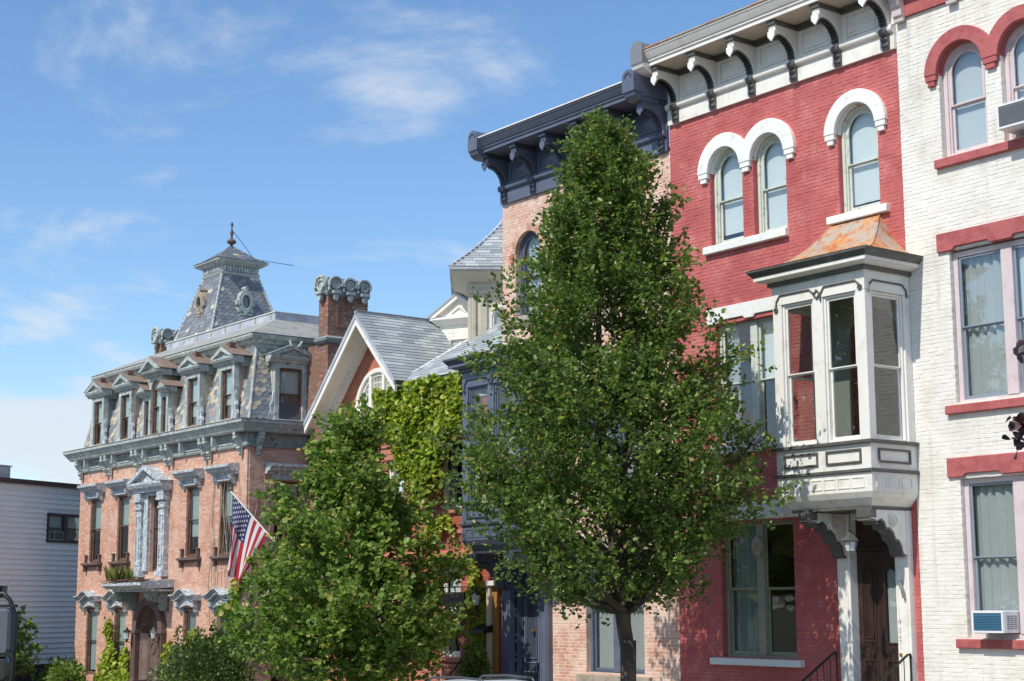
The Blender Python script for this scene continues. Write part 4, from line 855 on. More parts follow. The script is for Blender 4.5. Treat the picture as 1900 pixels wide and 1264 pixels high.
# ================================================================== MANSION
man = thing('mansard_mansion', (-53, 5, 0), 'weathered brick mansion with patterned slate mansard roof, dormers and small roof tower', 'mansion')
ML, MR, MD = -59.8, -46.3, 10.5
wx = [(-58.77, -57.75), (-56.25, -55.25), (-50.60, -49.64), (-48.15, -47.2)]
m_ops = [(a, b, 4.58, 6.95, False) for a, b in wx] + [(a, b, .45, 2.92, False) for a, b in wx] + [(-53.42, -52.5, 4.15, 6.78, False), (-53.95, -52.15, .1, 2.95, True)]
s_ops = [(1.0, 2.0, 4.58, 6.95, False), (1.0, 2.0, .45, 2.92, False), (5.5, 6.5, 4.58, 6.95, False), (5.5, 6.5, .45, 2.92, False)]
brick_wall(man, ML, MR - .02, 0, 8.02, m_ops, 'mansion_brick', 'mansion_mortar', course=.072, ln=.22, proud=.008)
brick_wall(man, .08, MD, 0, 8.02, s_ops, 'mansion_brick', 'mansion_mortar', course=.072, ln=.22, proud=.008, side=MR, name='side_wall', keep=200)
box('side_wall', 'mansion_mortar', man, ML, ML + .25, .302, MD, 0, 8.02); box('rear_wall', 'mansion_mortar', man, ML + .255, MR - .302, MD - .3, MD, 0, 8.02); box('room_partition', 'plaster', man, ML + .3, MR - .35, 4.5, 4.6, 0, 8)
for z in (.2, 4.0): box('floor_slab', 'dark_room', man, ML + .3, MR - .35, .31, MD - .35, z, z + .1)
for i, (a, b) in enumerate(wx):
    window(man, a, b, 4.58, 6.95, fr='brown_wood', fw=.045, sw=.04, y=.05, inner=('shade.5', 'shade.45', 'shade.72', 'shade.55')[i], gl='glass_old', meet=.52)
    window(man, a, b, .45, 2.92, fr='brown_wood', fw=.045, sw=.04, y=.05, inner=('shade.95', 'shade.95', 'sheer', 'sheer')[i], gl='glass_old', meet=.5)
    # brown stone sill with brackets and small end posts
    s_ = MB().box(a - .28, b + .28, -.2, .1, 4.46, 4.55); s_.box(a - .24, b + .24, -.14, .06, 4.4, 4.459)
    for q in (a - .2, b + .08): s_.box(q, q + .12, -.14, -.001, 4.22, 4.399)
    for q in (a - .18, b + .06): s_.box(q, q + .1, -.1, -.002, 4.551, 4.8); s_.box(q - .02, q + .12, -.12, -.002, 4.801, 4.85)
    s_.build('window_sill', 'brown_stone', man, bevel=.01)
    # flat hood of the upper window
    h_ = MB().ext([(-.001, 7.14), (-.12, 7.14), (-.16, 7.22), (-.3, 7.25), (-.34, 7.33), (-.42, 7.38), (-.42, 7.47), (-.001, 7.52)], 'x', a - .36, b + .36); h_.box(a - .12, b + .12, -.1, -.001, 6.97, 7.139)
    for q in (a - .2, b + .04): h_.ext([(-.001, 6.86), (-.1, 6.86), (-.14, 6.95), (-.22, 7.0), (-.26, 7.138), (-.001, 7.138)], 'x', q, q + .16)
    h_.build('window_hood', 'peeling_grey', man, bevel=.006)
    # shouldered, arched hood of the lower window
    c = (a + b) / 2; hw = (b - a) / 2 + .36
    def bump(x): u = abs(x - c) / hw; return .2 * (0.5 + .5 * math.cos(PI * min(1, u / .72)))
    xs_ = np.linspace(c - hw, c + hw, 21)
    h_ = MB()
    for t0, t1, yo in ((0, .09, -.3), (.091, .15, -.36), (.151, .2, -.42)):
        h_.ext([(x, 3.12 + bump(x) + t0) for x in xs_] + [(x, 3.12 + bump(x) + t1) for x in xs_[::-1]], 'y', yo, -.001)
    xi = np.linspace(c - hw + .25, c + hw - .25, 17); h_.ext([(x, 2.86 + .1 * math.cos((x - c) / (hw - .25) * PI / 2)) for x in xi] + [(x, 3.118 + bump(x)) for x in xi[::-1]], 'y', -.12, -.001)
    for q in (c - hw + .16, c + hw - .32): h_.ext([(-.001, 2.72), (-.12, 2.74), (-.16, 2.86), (-.24, 2.92), (-.26, 3.118), (-.001, 3.118)], 'x', q, q + .16)
    h_.build('window_hood', 'peeling_grey', man, bevel=.006)
    box('window_head_board', 'brown_wood', man, a + .002, b - .002, .02, .048, 2.78, 2.915)
for c in (1.5, 6.0):
    XF[0] = (lambda p, c=c: (MR - p[1], c + p[0], p[2]))
    window(man, -.5, .5, 4.58, 6.95, fr='brown_wood', fw=.045, sw=.04, y=.05, inner='shade.5', gl='glass_old'); window(man, -.5, .5, .45, 2.92, fr='brown_wood', fw=.045, sw=.04, y=.05, inner='shade.9', gl='glass_old')
    for zz_ in (7.14, 3.1):
        h_ = MB().ext([(-.001, zz_), (-.12, zz_), (-.16, zz_ + .08), (-.3, zz_ + .11), (-.34, zz_ + .19), (-.42, zz_ + .24), (-.42, zz_ + .33), (-.001, zz_ + .38)], 'x', -.86, .86); h_.box(-.62, .62, -.1, -.001, zz_ - .17, zz_ - .001); h_.build('window_hood', 'peeling_grey', man, bevel=.006)
    MB().box(-.78, .78, -.2, .1, 4.46, 4.55).build('window_sill', 'brown_stone', man, bevel=.01)
    XF[0] = None
# centre window with pilasters and pediment
window(man, -53.42, -52.5, 4.15, 6.78, fr='brown_wood', fw=.05, sw=.045, y=.12, inner='shade.5', gl='glass_old', meet=.58)
cs_ = MB()
for a, b in ((-54.25, -53.8), (-52.35, -51.9)):
    cs_.box(a, b, -.2, -.001, 4.15, 6.3); cs_.frame(a + .07, b - .07, 4.35, 6.1, .06, -.23, -.2005); cs_.box(a - .06, b + .06, -.27, -.001, 3.95, 4.149)
    cs_.box(a - .04, b + .04, -.24, -.001, 6.301, 6.38); cs_.box(a - .01, b + .01, -.21, -.001, 6.381, 6.58); cs_.box(a - .08, b + .08, -.3, -.001, 6.581, 6.68); cs_.box(a - .03, b + .03, -.28, -.001, 6.681, 6.9)
    for k in range(3): cs_.ring(a + .1 + k * .125, 6.48, .015, .045, -.235, -.2105, 0, 2 * PI, 8)
cs_.box(-53.79, -53.45, -.1, -.001, 4.15, 6.9); cs_.box(-52.48, -52.36, -.1, -.001, 4.15, 6.9)
cs_.box(-53.4485, -52.4815, -.16, -.001, 6.785, 6.9)
cs_.ext([(-.001, 6.901), (-.3, 6.901), (-.32, 7.0), (-.42, 7.05), (-.48, 7.16), (-.48, 7.24), (-.001, 7.24)], 'x', -54.45, -51.7)
cs_.build('centre_window_surround', 'peeling_grey', man, bevel=.006)
P_ = MB().ext([(-54.5, 7.241), (-51.65, 7.241), (-53.075, 7.83)], 'y', -.3, -.002); P_.ext([(-54.5, 7.2415), (-54.15, 7.2415), (-53.075, 7.68), (-52.0, 7.2415), (-51.65, 7.2415), (-53.075, 7.84)], 'y', -.5, -.3005); P_.ext([(-53.5, 7.26), (-52.65, 7.26), (-53.075, 7.48)], 'y', -.33, -.3006); P_.build('pediment', 'peeling_grey', man)
# entrance canopy, consoles, recessed doorway
cn = MB().ext([(-.001, 3.58), (-1.02, 3.52), (-1.12, 3.56), (-1.25, 3.64), (-1.25, 3.74), (-1.0, 3.78), (-.001, 3.86)], 'x', -54.55, -51.35); cn.box(-54.4, -51.5, -.9, -.001, 3.44, 3.579 - .06); cn = cn.build('entrance_canopy', 'peeling_grey', man)
for k in range(7):
    x = -54.5 + k * .45; bd = MB().box(x, x + .42, -1.3 + random.uniform(-.03, .05), -.7, 3.80, 3.825); bd.v = [(p[0], p[1], p[2] + .03 * math.sin(k * 2.1) + .06 * (p[1] + 1.3)) for p in bd.v]; bd.build('roof_board', 'brown_wood', cn)
for x in (-54.3, -51.85):
    k = MB().ext([(-.06, 2.75), (-.22, 2.8), (-.3, 2.95), (-.28, 3.05), (-.5, 3.1), (-.75, 3.2), (-.85, 3.35), (-.8, 3.44), (-.06, 3.44)], 'x', x - .14, x + .14)
    for q, w_ in ((-.3, .15), (-.62, .1)):
        rr = MB().ring(q, 3.2, .04, w_, 0, .04, 0, 2 * PI, 12)
        for s_ in (1, -1): k.add([(x + s_ * (.141 + p[1]), p[0], p[2]) for p in rr.v], rr.f)
    k.build('canopy_console', 'verdigris_dark', man)
dp = MB()
for a, b in ((-54.3, -53.96), (-52.14, -51.85)): dp.box(a, b, -.2, .3, .1, 2.1); dp.box(a - .03, b + .03, -.24, .3, .1, .4); dp.box(a - .03, b + .03, -.24, .3, 2.0, 2.12); dp.frame(a + .06, b - .06, .55, 1.9, .04, -.225, -.2005)
dp.ring(-53.05, 2.06, .905, 1.2, -.2, .3, n=20); dp.build('door_surround', 'brown_stone', man, bevel=.008)
pn = MB().box(-53.94, -53.0, .3, .36, .1, 2.95); leaf_panel(pn, -53.85, -53.12, .3, 2.6, .3, True, .06); pn.ring(-53.48, 1.5, .16, .22, .27, .2995, 0, 2 * PI, 18); pn.build('door_side_panel', 'brown_stone', man)
df = MB().frame(-52.99, -52.16, .1, 2.95, .09, .3, .36); df.box(-52.9, -52.25, .3, .36, 1.95, 2.1); df.build('door_frame', 'brown_stone', man)
dd = MB().frame(-52.898, -52.252, .11, 1.948, .1, .32, .36); dd.box(-52.8, -52.35, .33, .345, .2, .9); dd.box(-52.7, -52.45, .32, .3295, .92, 1.2); dd = dd.build('door', 'peeling_grey', man); box('pane', 'glass_old', dd, -52.8, -52.35, .338, .342, .9, 1.85); box('transom_pane', 'glass_old', man, -52.9, -52.25, .33, .334, 2.1, 2.87)
St = MB().box(-54.4, -51.7, -.9, .3, 0, .1); St.box(-54.4, -51.7, -1.3, -.9005, 0, .05); St.build('front_steps', 'brown_stone', man)
# main eaves
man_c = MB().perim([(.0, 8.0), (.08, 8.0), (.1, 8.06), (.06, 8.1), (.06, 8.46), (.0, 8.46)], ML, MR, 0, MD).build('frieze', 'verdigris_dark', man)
MB().perim([(.0, 8.462), (.33, 8.462), (.36, 8.5), (.38, 8.54), (.43, 8.6), (.5, 8.7), (.54, 8.73), (.54, 8.82), (.0, 8.88)], ML, MR, 0, MD).build('eave_cornice', 'verdigris', man)
MB().perim([(.15, 8.864), (.55, 8.822), (.56, 8.845), (.15, 8.9)], ML, MR, 0, MD).build('eave_boards', 'roof_rust', man)
def eave_bracket(f, par):
    pr = [(-.061, 7.72), (-.09, 7.74), (-.11, 7.84), (-.16, 7.86), (-.19, 7.95), (-.15, 8.04), (-.19, 8.08), (-.27, 8.14), (-.32, 8.24), (-.32, 8.33), (-.35, 8.36), (-.35, 8.458), (-.061, 8.458)]
    b = MB().ext(pr, 'x', -.08, .08)
    for yy, zz, rr in ((-.15, 7.95, .06), (-.28, 8.28, .075), (-.1, 7.78, .045)):
        k = MB().lathe(0, 0, [(.005, -rr), (rr * .7, -rr * .7), (rr, 0), (rr * .7, rr * .7), (.005, rr)], 8); b.add([(p[0] * 1.5, yy + p[1] - .03, zz + p[2]) for p in k.v], k.f)
    b.v = [f(p) for p in b.v]; b.build('eave_bracket', 'verdigris', par)
for c in (-59.55, -57.0, -54.3, -51.85, -48.95, -46.62):
    for d in ((-.17, .17) if abs(c + 59.55) > .01 and abs(c + 46.62) > .01 else (0,)):
        eave_bracket(lambda p, x=c + d: (x + p[0], p[1], p[2]), man)
for c in (-58.27, -55.75, -53.07, -50.1, -47.7): 
    MB().frame(c - .5, c + .5, 8.13, 8.42, .045, -.085, -.0605).build('frieze_panel', 'verdigris', man)
    box('frieze_block', 'verdigris', man, c - .62, c - .52, -.3, -.061, 8.13, 8.455)
for c in (.35, 3.2, 6.2): eave_bracket(lambda p, y_=c: (MR - p[1], y_ + p[0], p[2]), man)
# mansard storey
zb0, zt0, inn = 8.88, 11.36, .52
ms_ = MB(); A = [(ML + .05, .05), (MR - .05, .05), (MR - .05, MD - .05), (ML + .05, MD - .05)]; Bq = [(ML + inn, inn), (MR - inn, inn), (MR - inn, MD - inn), (ML + inn, MD - inn)]
ms_.add([(x, y, zb0) for x, y in A] + [(x, y, zt0) for x, y in Bq], [(j, (j + 1) % 4, 4 + (j + 1) % 4, 4 + j) for j in range(4)] + [(4, 5, 6, 7), (3, 2, 1, 0)]); ms_ = ms_.build('mansard_roof', 'slate_base', man)
dcs = [-58.2, -55.72, -53.05, -50.2, -47.72]
def skf(p): return any(abs(p.x - c) < (.55 if i != 2 else 1.05) and p.z < (11.05 if i != 2 else 11.3) for i, c in enumerate(dcs))
shingles(ms_, A[0] + (zb0,), A[1] + (zb0,), Bq[0] + (zt0,), Bq[1] + (zt0,), .26, .155, 'slate', hexa=True, skip=skf)
shingles(ms_, A[1] + (zb0,), A[2] + (zb0,), Bq[1] + (zt0,), Bq[2] + (zt0,), .26, .155, 'slate', hexa=True, skip=lambda p: .95 < p.y < 2.15 and p.z < 11.0)
MB().tube([A[1] + (zb0,), Bq[1] + (zt0,)], .05, 6).build('hip_cap', 'verdigris', ms_); MB().tube([A[0] + (zb0,), Bq[0] + (zt0,)], .05, 6).build('hip_cap', 'verdigris', ms_)
MB().perim([(-inn - .02, 11.30), (-inn + .06, 11.30), (-inn + .08, 11.42), (-inn + .16, 11.46), (-inn + .2, 11.56), (-inn + .3, 11.6), (-inn + .34, 11.68), (-inn + .34, 11.74), (-inn - .02, 11.76)], ML, MR, 0, MD).build('roof_cornice', 'verdigris', man)
rf = MB(); o1 = -inn + .36; o2 = 2.0
rf.add([(ML - o1, -o1, 11.762), (MR + o1, -o1, 11.762), (MR + o1, MD + o1, 11.762), (ML - o1, MD + o1, 11.762), (ML + o2 + 1, o2, 12.62), (MR - o2, o2, 12.62), (MR - o2, MD - o2, 12.62), (ML + o2 + 1, MD - o2, 12.62)], [(0, 1, 5, 4), (1, 2, 6, 5), (2, 3, 7, 6), (3, 0, 4, 7), (4, 5, 6, 7), (3, 2, 1, 0)]); rf = rf.build('upper_roof', 'roof_grey', man)
cb = MB().perim([(0, 12.6), (.0, 12.88), (-.12, 12.88), (-.12, 12.6)], ML + o2 + 1, MR - o2, o2, MD - o2).build('roof_kerb', 'flashing', man)
for k in range(8): x = ML + o2 + 1.3 + k * 1.12; box('kerb_seam', 'roof_grey', cb, x, x + .12, o2 - .008, o2 + .0, 12.66, 12.872)
MB().perim([(.04, 12.882), (.04, 12.905), (-.14, 12.905), (-.14, 12.882)], ML + o2 + 1, MR - o2, o2, MD - o2).build('kerb_cap', 'cream_trim', cb)

def dormer(f, w_, zb, h, mroof='roof_rust', big=False, orn=False, rust=True):
    """Local frame: face on y=0 looking to -y, centred on x=0."""
    XF[0] = f; hw = w_ / 2; cw = hw + .17; zt = zb + h
    D = MB(); D.box(-cw, -hw, -.1, .1, zb - .1, zt + .17); D.box(hw, cw, -.1, .1, zb - .1, zt + .17); D.box(-hw, hw, -.1, .1, zt, zt + .17); D.box(-cw - .05, cw + .05, -.16, .1, zb - .18, zb - .101)
    d = D.build('dormer', 'verdigris', man, bevel=.006)
    window(man, -hw, hw, zb - .098, zt, y=-.04, fr='brown_wood', fw=.04, sw=.04, inner='shade' + random.choice(('.55', '.7', '.8')), gl='glass_old', fd=.08)
    for s_ in (-1, 1):
        q0, q1 = sorted((s_ * (cw - .002), s_ * (cw - .06))); MB().ext([(.101, zb - .1), (.9, zt + .1), (.9, zt + .2), (.101, zt + .2)], 'x', q0, q1).build('dormer_cheek', 'slate', d)
        sp = MB(); pr = [(s_ * cw, zb - .15), (s_ * (cw + .17), zb - .12), (s_ * (cw + .2), zb + .05), (s_ * (cw + .12), zb + .2), (s_ * (cw + .14), zb + .35), (s_ * (cw + .05), zb + .5), (s_ * (cw + .04), zb + .75), (s_ * cw, zb + .85)]
        if s_ > 0: pr = pr[::-1]
        sp.ext(pr, 'y', -.08, .02); sp.build('scroll_bracket', 'peeling_grey', d)
    k = cw + .26; zc = zt + .17
    MB().ext([(-.001 + .1, zc + .001), (-.16, zc + .001), (-.19, zc + .06), (-.26, zc + .1), (-.3, zc + .17), (-.3, zc + .22), (.1, zc + .22)], 'x', -k, k).build('dormer_cornice', 'verdigris', d)
    zp = zc + .221; ph = .33 if not big else .44
    P_ = MB().ext([(-k + .05, zp), (k - .05, zp), (0, zp + ph)], 'y', -.2, .1); P_.ext([(-k, zp), (-k + .22, zp), (0, zp + ph - .1), (k - .22, zp), (k, zp), (0, zp + ph + .06)], 'y', -.32, -.201)
    if orn:
        for q in (-.4, -.2, 0, .2, .4): P_.ring(q, zp + .09, .025, .07, -.23, -.2005, 0, 2 * PI, 8)
        for q in (-.12, .12): P_.ext([(q - .05, zp + ph * .9), (q + .05, zp + ph * .9), (q + .12 * (1 if q > 0 else -1), zp + ph + .18)], 'y', -.42, -.3)
    P_.build('pediment', 'verdigris', d)
    for s_ in (-1, 1): MB().ext([(s_ * (k + .02), zp + .001), (0, zp + ph + .062), (0, zp + ph + .09), (s_ * (k + .03), zp + .03)], 'y', -.33, .5).build('dormer_roof', mroof, d)
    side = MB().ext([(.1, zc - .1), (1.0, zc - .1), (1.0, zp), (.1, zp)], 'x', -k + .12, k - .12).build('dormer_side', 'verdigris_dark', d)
    if rust: box('rusted_stub', 'brown_wood', d, -.02, .22, -.1, .1, zp + ph * .8, zp + ph + .18)
    XF[0] = None
    return d
for i in (0, 1, 3, 4): dormer((lambda p, c=dcs[i]: (c + p[0], .0 + p[1], p[2])), .76, 9.08, 1.55)
dormer(lambda p: (MR - .12 - p[1], 1.55 + p[0], p[2]), .86, 9.05, 1.6, mroof='verdigris_dark', orn=True, rust=False)
# triple centre dormer
f = lambda p: (dcs[2] + p[0], p[1], p[2])
XF[0] = f
D = MB()
for a, b, z1 in ((-1.05, -.9, 10.35), (-.52, -.37, 11.0), (.37, .52, 11.0), (.9, 1.05, 10.35)): D.box(a, b, -.14, .1, 8.95, z1)
D.ext([(-.37, 11.0), (-.37, 10.52)] + arc(0, 10.52, .37, PI, 0, 12)[1:] + [(.37, 11.0)], 'y', -.14, .1); D.box(-1.1, 1.1, -.2, .1, 8.88, 8.949); D.box(-.899, -.521, -.14, .1, 10.2, 10.35); D.box(.521, .899, -.14, .1, 10.2, 10.35)
d = D.build('dormer', 'verdigris', man, bevel=.006)
window(man, -.37, .37, 8.951, 10.89, arch=True, y=-.06, fr='brown_wood', fw=.04, sw=.04, inner='shade.95', gl='glass_old', fd=.08)
for s_ in (-1, 1):
    a, b = sorted((s_ * .522, s_ * .898)); window(man, a, b, 8.951, 10.2, y=-.06, fr='brown_wood', fw=.03, sw=.03, inner='shade.6', gl='glass_old', fd=.08)
    k0, k1 = sorted((s_ * .40, s_ * 1.25)); c = (k0 + k1) / 2 + s_ * .0
    MB().ext([(.1, 10.351), (-.2, 10.351), (-.24, 10.41), (-.36, 10.46), (-.4, 10.52), (.1, 10.52)], 'x', k0 + .1, k1).build('dormer_cornice', 'verdigris', d)
    P_ = MB().ext([(k0 + .1, 10.521), (k1, 10.521), (c, 10.76)], 'y', -.36, .1); P_.build('pediment', 'verdigris', d)
    for t in (-1, 1): e_ = k1 + .03 if t > 0 else k0 + .07; MB().ext([(e_, 10.522), (c, 10.765), (c, 10.8), (e_ + t * .02, 10.555)], 'y', -.4, .8).build('dormer_roof', 'roof_rust', d)
    q0, q1 = sorted((s_ * 1.048, s_ * .99)); MB().ext([(.101, 8.95), (.8, 10.3), (.8, 10.5), (.101, 10.5)], 'x', q0, q1).build('dormer_cheek', 'slate', d)
    q0, q1 = sorted((s_ * .518, s_ * .46)); MB().ext([(.101, 10.3), (.8, 10.5), (.9, 11.2), (.101, 11.2)], 'x', q0, q1).build('dormer_cheek', 'slate', d)
    sp = [(s_ * 1.051, 8.9), (s_ * 1.22, 8.93), (s_ * 1.25, 9.1), (s_ * 1.16, 9.25), (s_ * 1.18, 9.4), (s_ * 1.1, 9.55), (s_ * 1.051, 9.8)]; MB().ext(sp, 'y', -.1, .02).build('scroll_bracket', 'peeling_grey', d)
MB().ext([(.1, 11.001), (-.2, 11.001), (-.24, 11.06), (-.4, 11.12), (-.44, 11.2), (.1, 11.2)], 'x', -.82, .82).build('dormer_cornice', 'verdigris', d)
P_ = MB().ext([(-.78, 11.201), (.78, 11.201), (0, 11.62)], 'y', -.26, .1); P_.ext([(-.84, 11.201), (-.6, 11.201), (0, 11.53), (.6, 11.201), (.84, 11.201), (0, 11.68)], 'y', -.46, -.261); P_.build('pediment', 'verdigris', d)
for t in (-1, 1): MB().ext([(t * .86, 11.203), (0, 11.683), (0, 11.72), (t * .87, 11.24)], 'y', -.4, .6).build('dormer_roof', 'roof_rust', d)
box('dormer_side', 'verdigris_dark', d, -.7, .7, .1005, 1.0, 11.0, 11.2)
XF[0] = None
# roof tower
TX, TY = -54.85, 3.65; ha, hb, z_b, z_t = .75, 1.64, 12.55, 15.31
cor = lambda h_, z: [(TX - h_, TY - h_, z), (TX + h_, TY - h_, z), (TX + h_, TY + h_, z), (TX - h_, TY + h_, z)]
B0, T0 = cor(hb, z_b), cor(ha, z_t)
tw_ = MB().add(B0 + T0, [(j, (j + 1) % 4, 4 + (j + 1) % 4, 4 + j) for j in range(4)] + [(4, 5, 6, 7), (3, 2, 1, 0)]).build('roof_tower', 'slate_base', man)
tw_['label'] = 'small slated roof tower with oval windows, pointed cap and finial'
for j in (0, 1, 3): shingles(tw_, B0[j], B0[(j + 1) % 4], T0[j], T0[(j + 1) % 4], .24, .15, 'slate_tower', hexa=True, keep=140 if j < 2 else 0)
for j in range(4): MB().tube([B0[j], T0[j]], .055, 6).build('tower_hip', 'verdigris', tw_)
MB().perim([(-.02, 15.290), (.05, 15.290), (.08, 15.380), (.03, 15.410), (.03, 15.630), (.12, 15.670), (.26, 15.750), (.3, 15.790), (.3, 15.850), (-.02, 15.850)], TX - ha, TX + ha, TY - ha, TY + ha).build('tower_cornice', 'verdigris', tw_)
for f in (lambda p: (TX + p[0], TY - ha - .03 + p[1], p[2]), lambda p: (TX + ha + .03 - p[1], TY + p[0], p[2])):
    XF[0] = f; dn = MB()
    for k in range(12): a = -.7 + k * .12; dn.box(a, a + .06, -.05, -.001, 15.430, 15.620); dn.ring(a + .03, 15.450, .01, .03, -.06, -.0505, 0, 2 * PI, 6)
    dn.build('dentil_course', 'peeling_grey', tw_); XF[0] = None
lv = [(ha + .32, 15.850), (ha + .06, 15.980), (ha - .2, 16.160), (.3, 16.360), (.1, 16.510)]
vs = [p for h_, z in lv for p in cor(h_, z)]
cp = MB().add(vs, [(4 * k + j, 4 * k + (j + 1) % 4, 4 * k + 4 + (j + 1) % 4, 4 * k + 4 + j) for k in range(4) for j in range(4)] + [(3, 2, 1, 0), (16, 17, 18, 19)]).build('tower_cap', 'slate_base', tw_)
XX = cp
for k in range(4):
    for j in (0, 1): 
        R_ = MB(); nslate = 6 - k
        A_, B_, D_, C_ = (Vector(vs[i]) for i in (4 * k + j, 4 * k + (j + 1) % 4, 4 * k + 4 + j, 4 * k + 4 + (j + 1) % 4)); n_ = (B_ - A_).cross(D_ - A_).normalized() * .012
        for row in range(2):
            for q in range(nslate):
                o_ = .5 * ((row + k) % 2) / nslate; u0, u1 = max(0, q / nslate + o_ - .5 / nslate), min(1, (q + .94) / nslate + o_ - .5 / nslate); v0, v1 = row / 2, row / 2 + .5
                P0 = lambda u, v: A_.lerp(B_, u).lerp(D_.lerp(C_, u), v); a, b, c, d_ = P0(u0, v0) + n_ * 1.6, P0(u1, v0) + n_ * 1.6, P0(u1, v1) + n_ * .6, P0(u0, v1) + n_ * .6
                R_.add([a, b, c, d_, a - n_ * 1.2, b - n_ * 1.2], [(0, 1, 2, 3), (4, 5, 1, 0)])
        R_.build('cap_slates', 'slate_tower', tw_, fix=False, kind='stuff')
MB().lathe(TX, TY, [(.12, 16.480), (.14, 16.530), (.06, 16.570), (.05, 16.630), (.17, 16.700), (.19, 16.760), (.13, 16.830), (.05, 16.870), (.04, 17.010), (.07, 17.060), (.06, 17.170), (.03, 17.210), (.025, 17.330), (.06, 17.400), (.05, 17.460), (.02, 17.530)], 10).build('finial', 'brown_stone', tw_, smooth='auto')
yt = lambda z: TY - (hb + (ha - hb) * (z - z_b) / (z_t - z_b))
for f in (lambda p: (TX + p[0], p[1] + yt(14.180), p[2]), lambda p: (TX + TY - yt(14.180) - p[1], TY + p[0], p[2])):
    XF[0] = f
    o_ = MB().ring(0, 14.210, .18, .3, -.2, .3, 0, 2 * PI, 20, ez=1.45); o_.ring(0, 14.210, .175, .215, -.225, -.201, 0, 2 * PI, 20, ez=1.45)
    for s_ in (-1, 1): o_.box(min(s_ * .28, s_ * .38), max(s_ * .28, s_ * .38), -.18, .2, 14.070, 14.250); o_.box(min(s_ * .2, s_ * .32), max(s_ * .2, s_ * .32), -.19, .2, 13.790, 13.930)
    o_.ring(0, 14.730, .03, .08, -.2, .1, 0, 2 * PI, 8); o_.box(-.25, .25, -.22, .3, 13.690, 13.750); o_ = o_.build('oval_window', 'verdigris' if XF[0]((0, 0, 0))[0] != TX else 'stone_sill', tw_, bevel=.006)
    MB().ext(arc(0, 14.210, .182, 0, 2 * PI, 20, 1.45)[:-1], 'y', -.12, -.11).build('pane', 'glass_old', o_); XF[0] = None

# chimneys
def chimney(x0, x1, y0, y1, zb, zt, par):
    w1 = brick_wall(par, x0, x1, zb, zt, [], 'old_brick', 'old_mortar', y=y0, thick=.12, course=.066, ln=.2, name='chimney', keep=80)
    brick_wall(par, y0 + .125, y1, zb, zt, [], 'old_brick', 'old_mortar', side=x1, thick=.12, course=.066, ln=.2, name='chimney_side', keep=120)
    box('chimney_core', 'old_mortar', par, x0 + .01, x1 - .125, y0 + .125, y1 - .005, zb, zt + .5)
    ch = MB().perim([(-.02, zt - .02), (.02, zt - .02), (.05, zt + .05), (.05, zt + .56), (-.02, zt + .58)], x0, x1, y0, y1).build('chimney_cap', 'verdigris_dark', par)
    def arcs(f, w_, n):
        XF[0] = f; p = w_ / n
        for k in range(n):
            c = -w_ / 2 + p * (k + .5); r_ = p / 2
            a = MB().ring(c, zt + .34, r_ * .74, r_ * 1.0, -.11, .0, -.3, PI + .3, 16); a.ring(c, zt + .34, r_ * .42, r_ * .6, -.09, 0, 0, 2 * PI, 16); a.ext(arc(c, zt + .34, r_ * .44, 0, 2 * PI, 14)[:-1], 'y', -.04, 0)
            a.box(c - r_ * .55, c + r_ * .55, -.17, 0, zt + .02, zt + .12); a.ext([(c - r_ * .5, zt + .06), (c - r_ * .25, zt + .02), (c - r_ * .35, zt - .06), (c - r_ * .22, zt - .16), (c, zt - .22), (c + r_ * .22, zt - .16), (c + r_ * .35, zt - .06), (c + r_ * .25, zt + .02), (c + r_ * .5, zt + .06)], 'y', -.12, -.002)
            a.box(c - r_, c - r_ * .8, -.1, 0, zt + .12, zt + .24); a.build('cap_arch', 'verdigris', ch, bevel=.005)
        XF[0] = None
    arcs(lambda p: ((x0 + x1) / 2 + p[0], y0 - .06 + p[1], p[2]), x1 - x0 + .12, 1); arcs(lambda p: (x1 + .06 - p[1], (y0 + y1) / 2 + p[0], p[2]), y1 - y0 + .1, 3)
    return ch
chimney(-45.58, -45.0, 2.12, 3.66, 11.62, 13.0, man)
brick_wall(man, -46.29, -45.02, 0, 11.4, [], 'old_brick', 'old_mortar', y=2.15, thick=.12, course=.072, name='chimney_breast', keep=60)
brick_wall(man, 2.275, 3.7, 0, 11.4, [], 'old_brick', 'old_mortar', side=-45.02, thick=.12, course=.072, name='chimney_breast_side', keep=100)
MB().perim([(-.1, 11.4), (.03, 11.4), (.1, 11.48), (.12, 11.56), (.0, 11.64), (-.1, 11.64)], -45.58, -45.0, 2.12, 3.66).build('chimney_band', 'verdigris_dark', man)
for q in (2.45, 3.05): 
    M_ = MB(); M_.box(-45.0 - .0, -44.985, q, q + .06, 12.0, 12.6); M_.box(-45.0, -44.985, q + .4, q + .46, 12.0, 12.6); M_.box(-45.0, -44.98, q - .02, q + .48, 12.6, 12.7); M_.box(-45.0, -44.982, q, q + .46, 11.94, 12.0); M_.build('brick_panel', 'old_brick', man)
chimney(-58.95, -58.38, 2.5, 3.95, 12.0, 13.16, man)
wr = MB().tube([(TX + .05, TY, 17.18), (TX + .45, TY + .3, 16.58), (TX + 1.0, TY + .45, 15.93), (TX + 1.35, TY + .7, 15.85), (TX + 2.4, TY + 1.4, 15.58)], .012, 5); wr.build('lightning_cable', 'black_iron', tw_)

# ================================================================== SIDING BUILDING
sid = thing('siding_building', (-63, 2, 0), 'grey-blue clapboard building at the far left behind the brick mansion', 'building')
XF[0] = rotz(-62.0, 0, 116)
wallS = MB().box(-9, 7, .03, .25, 0, 7.6)
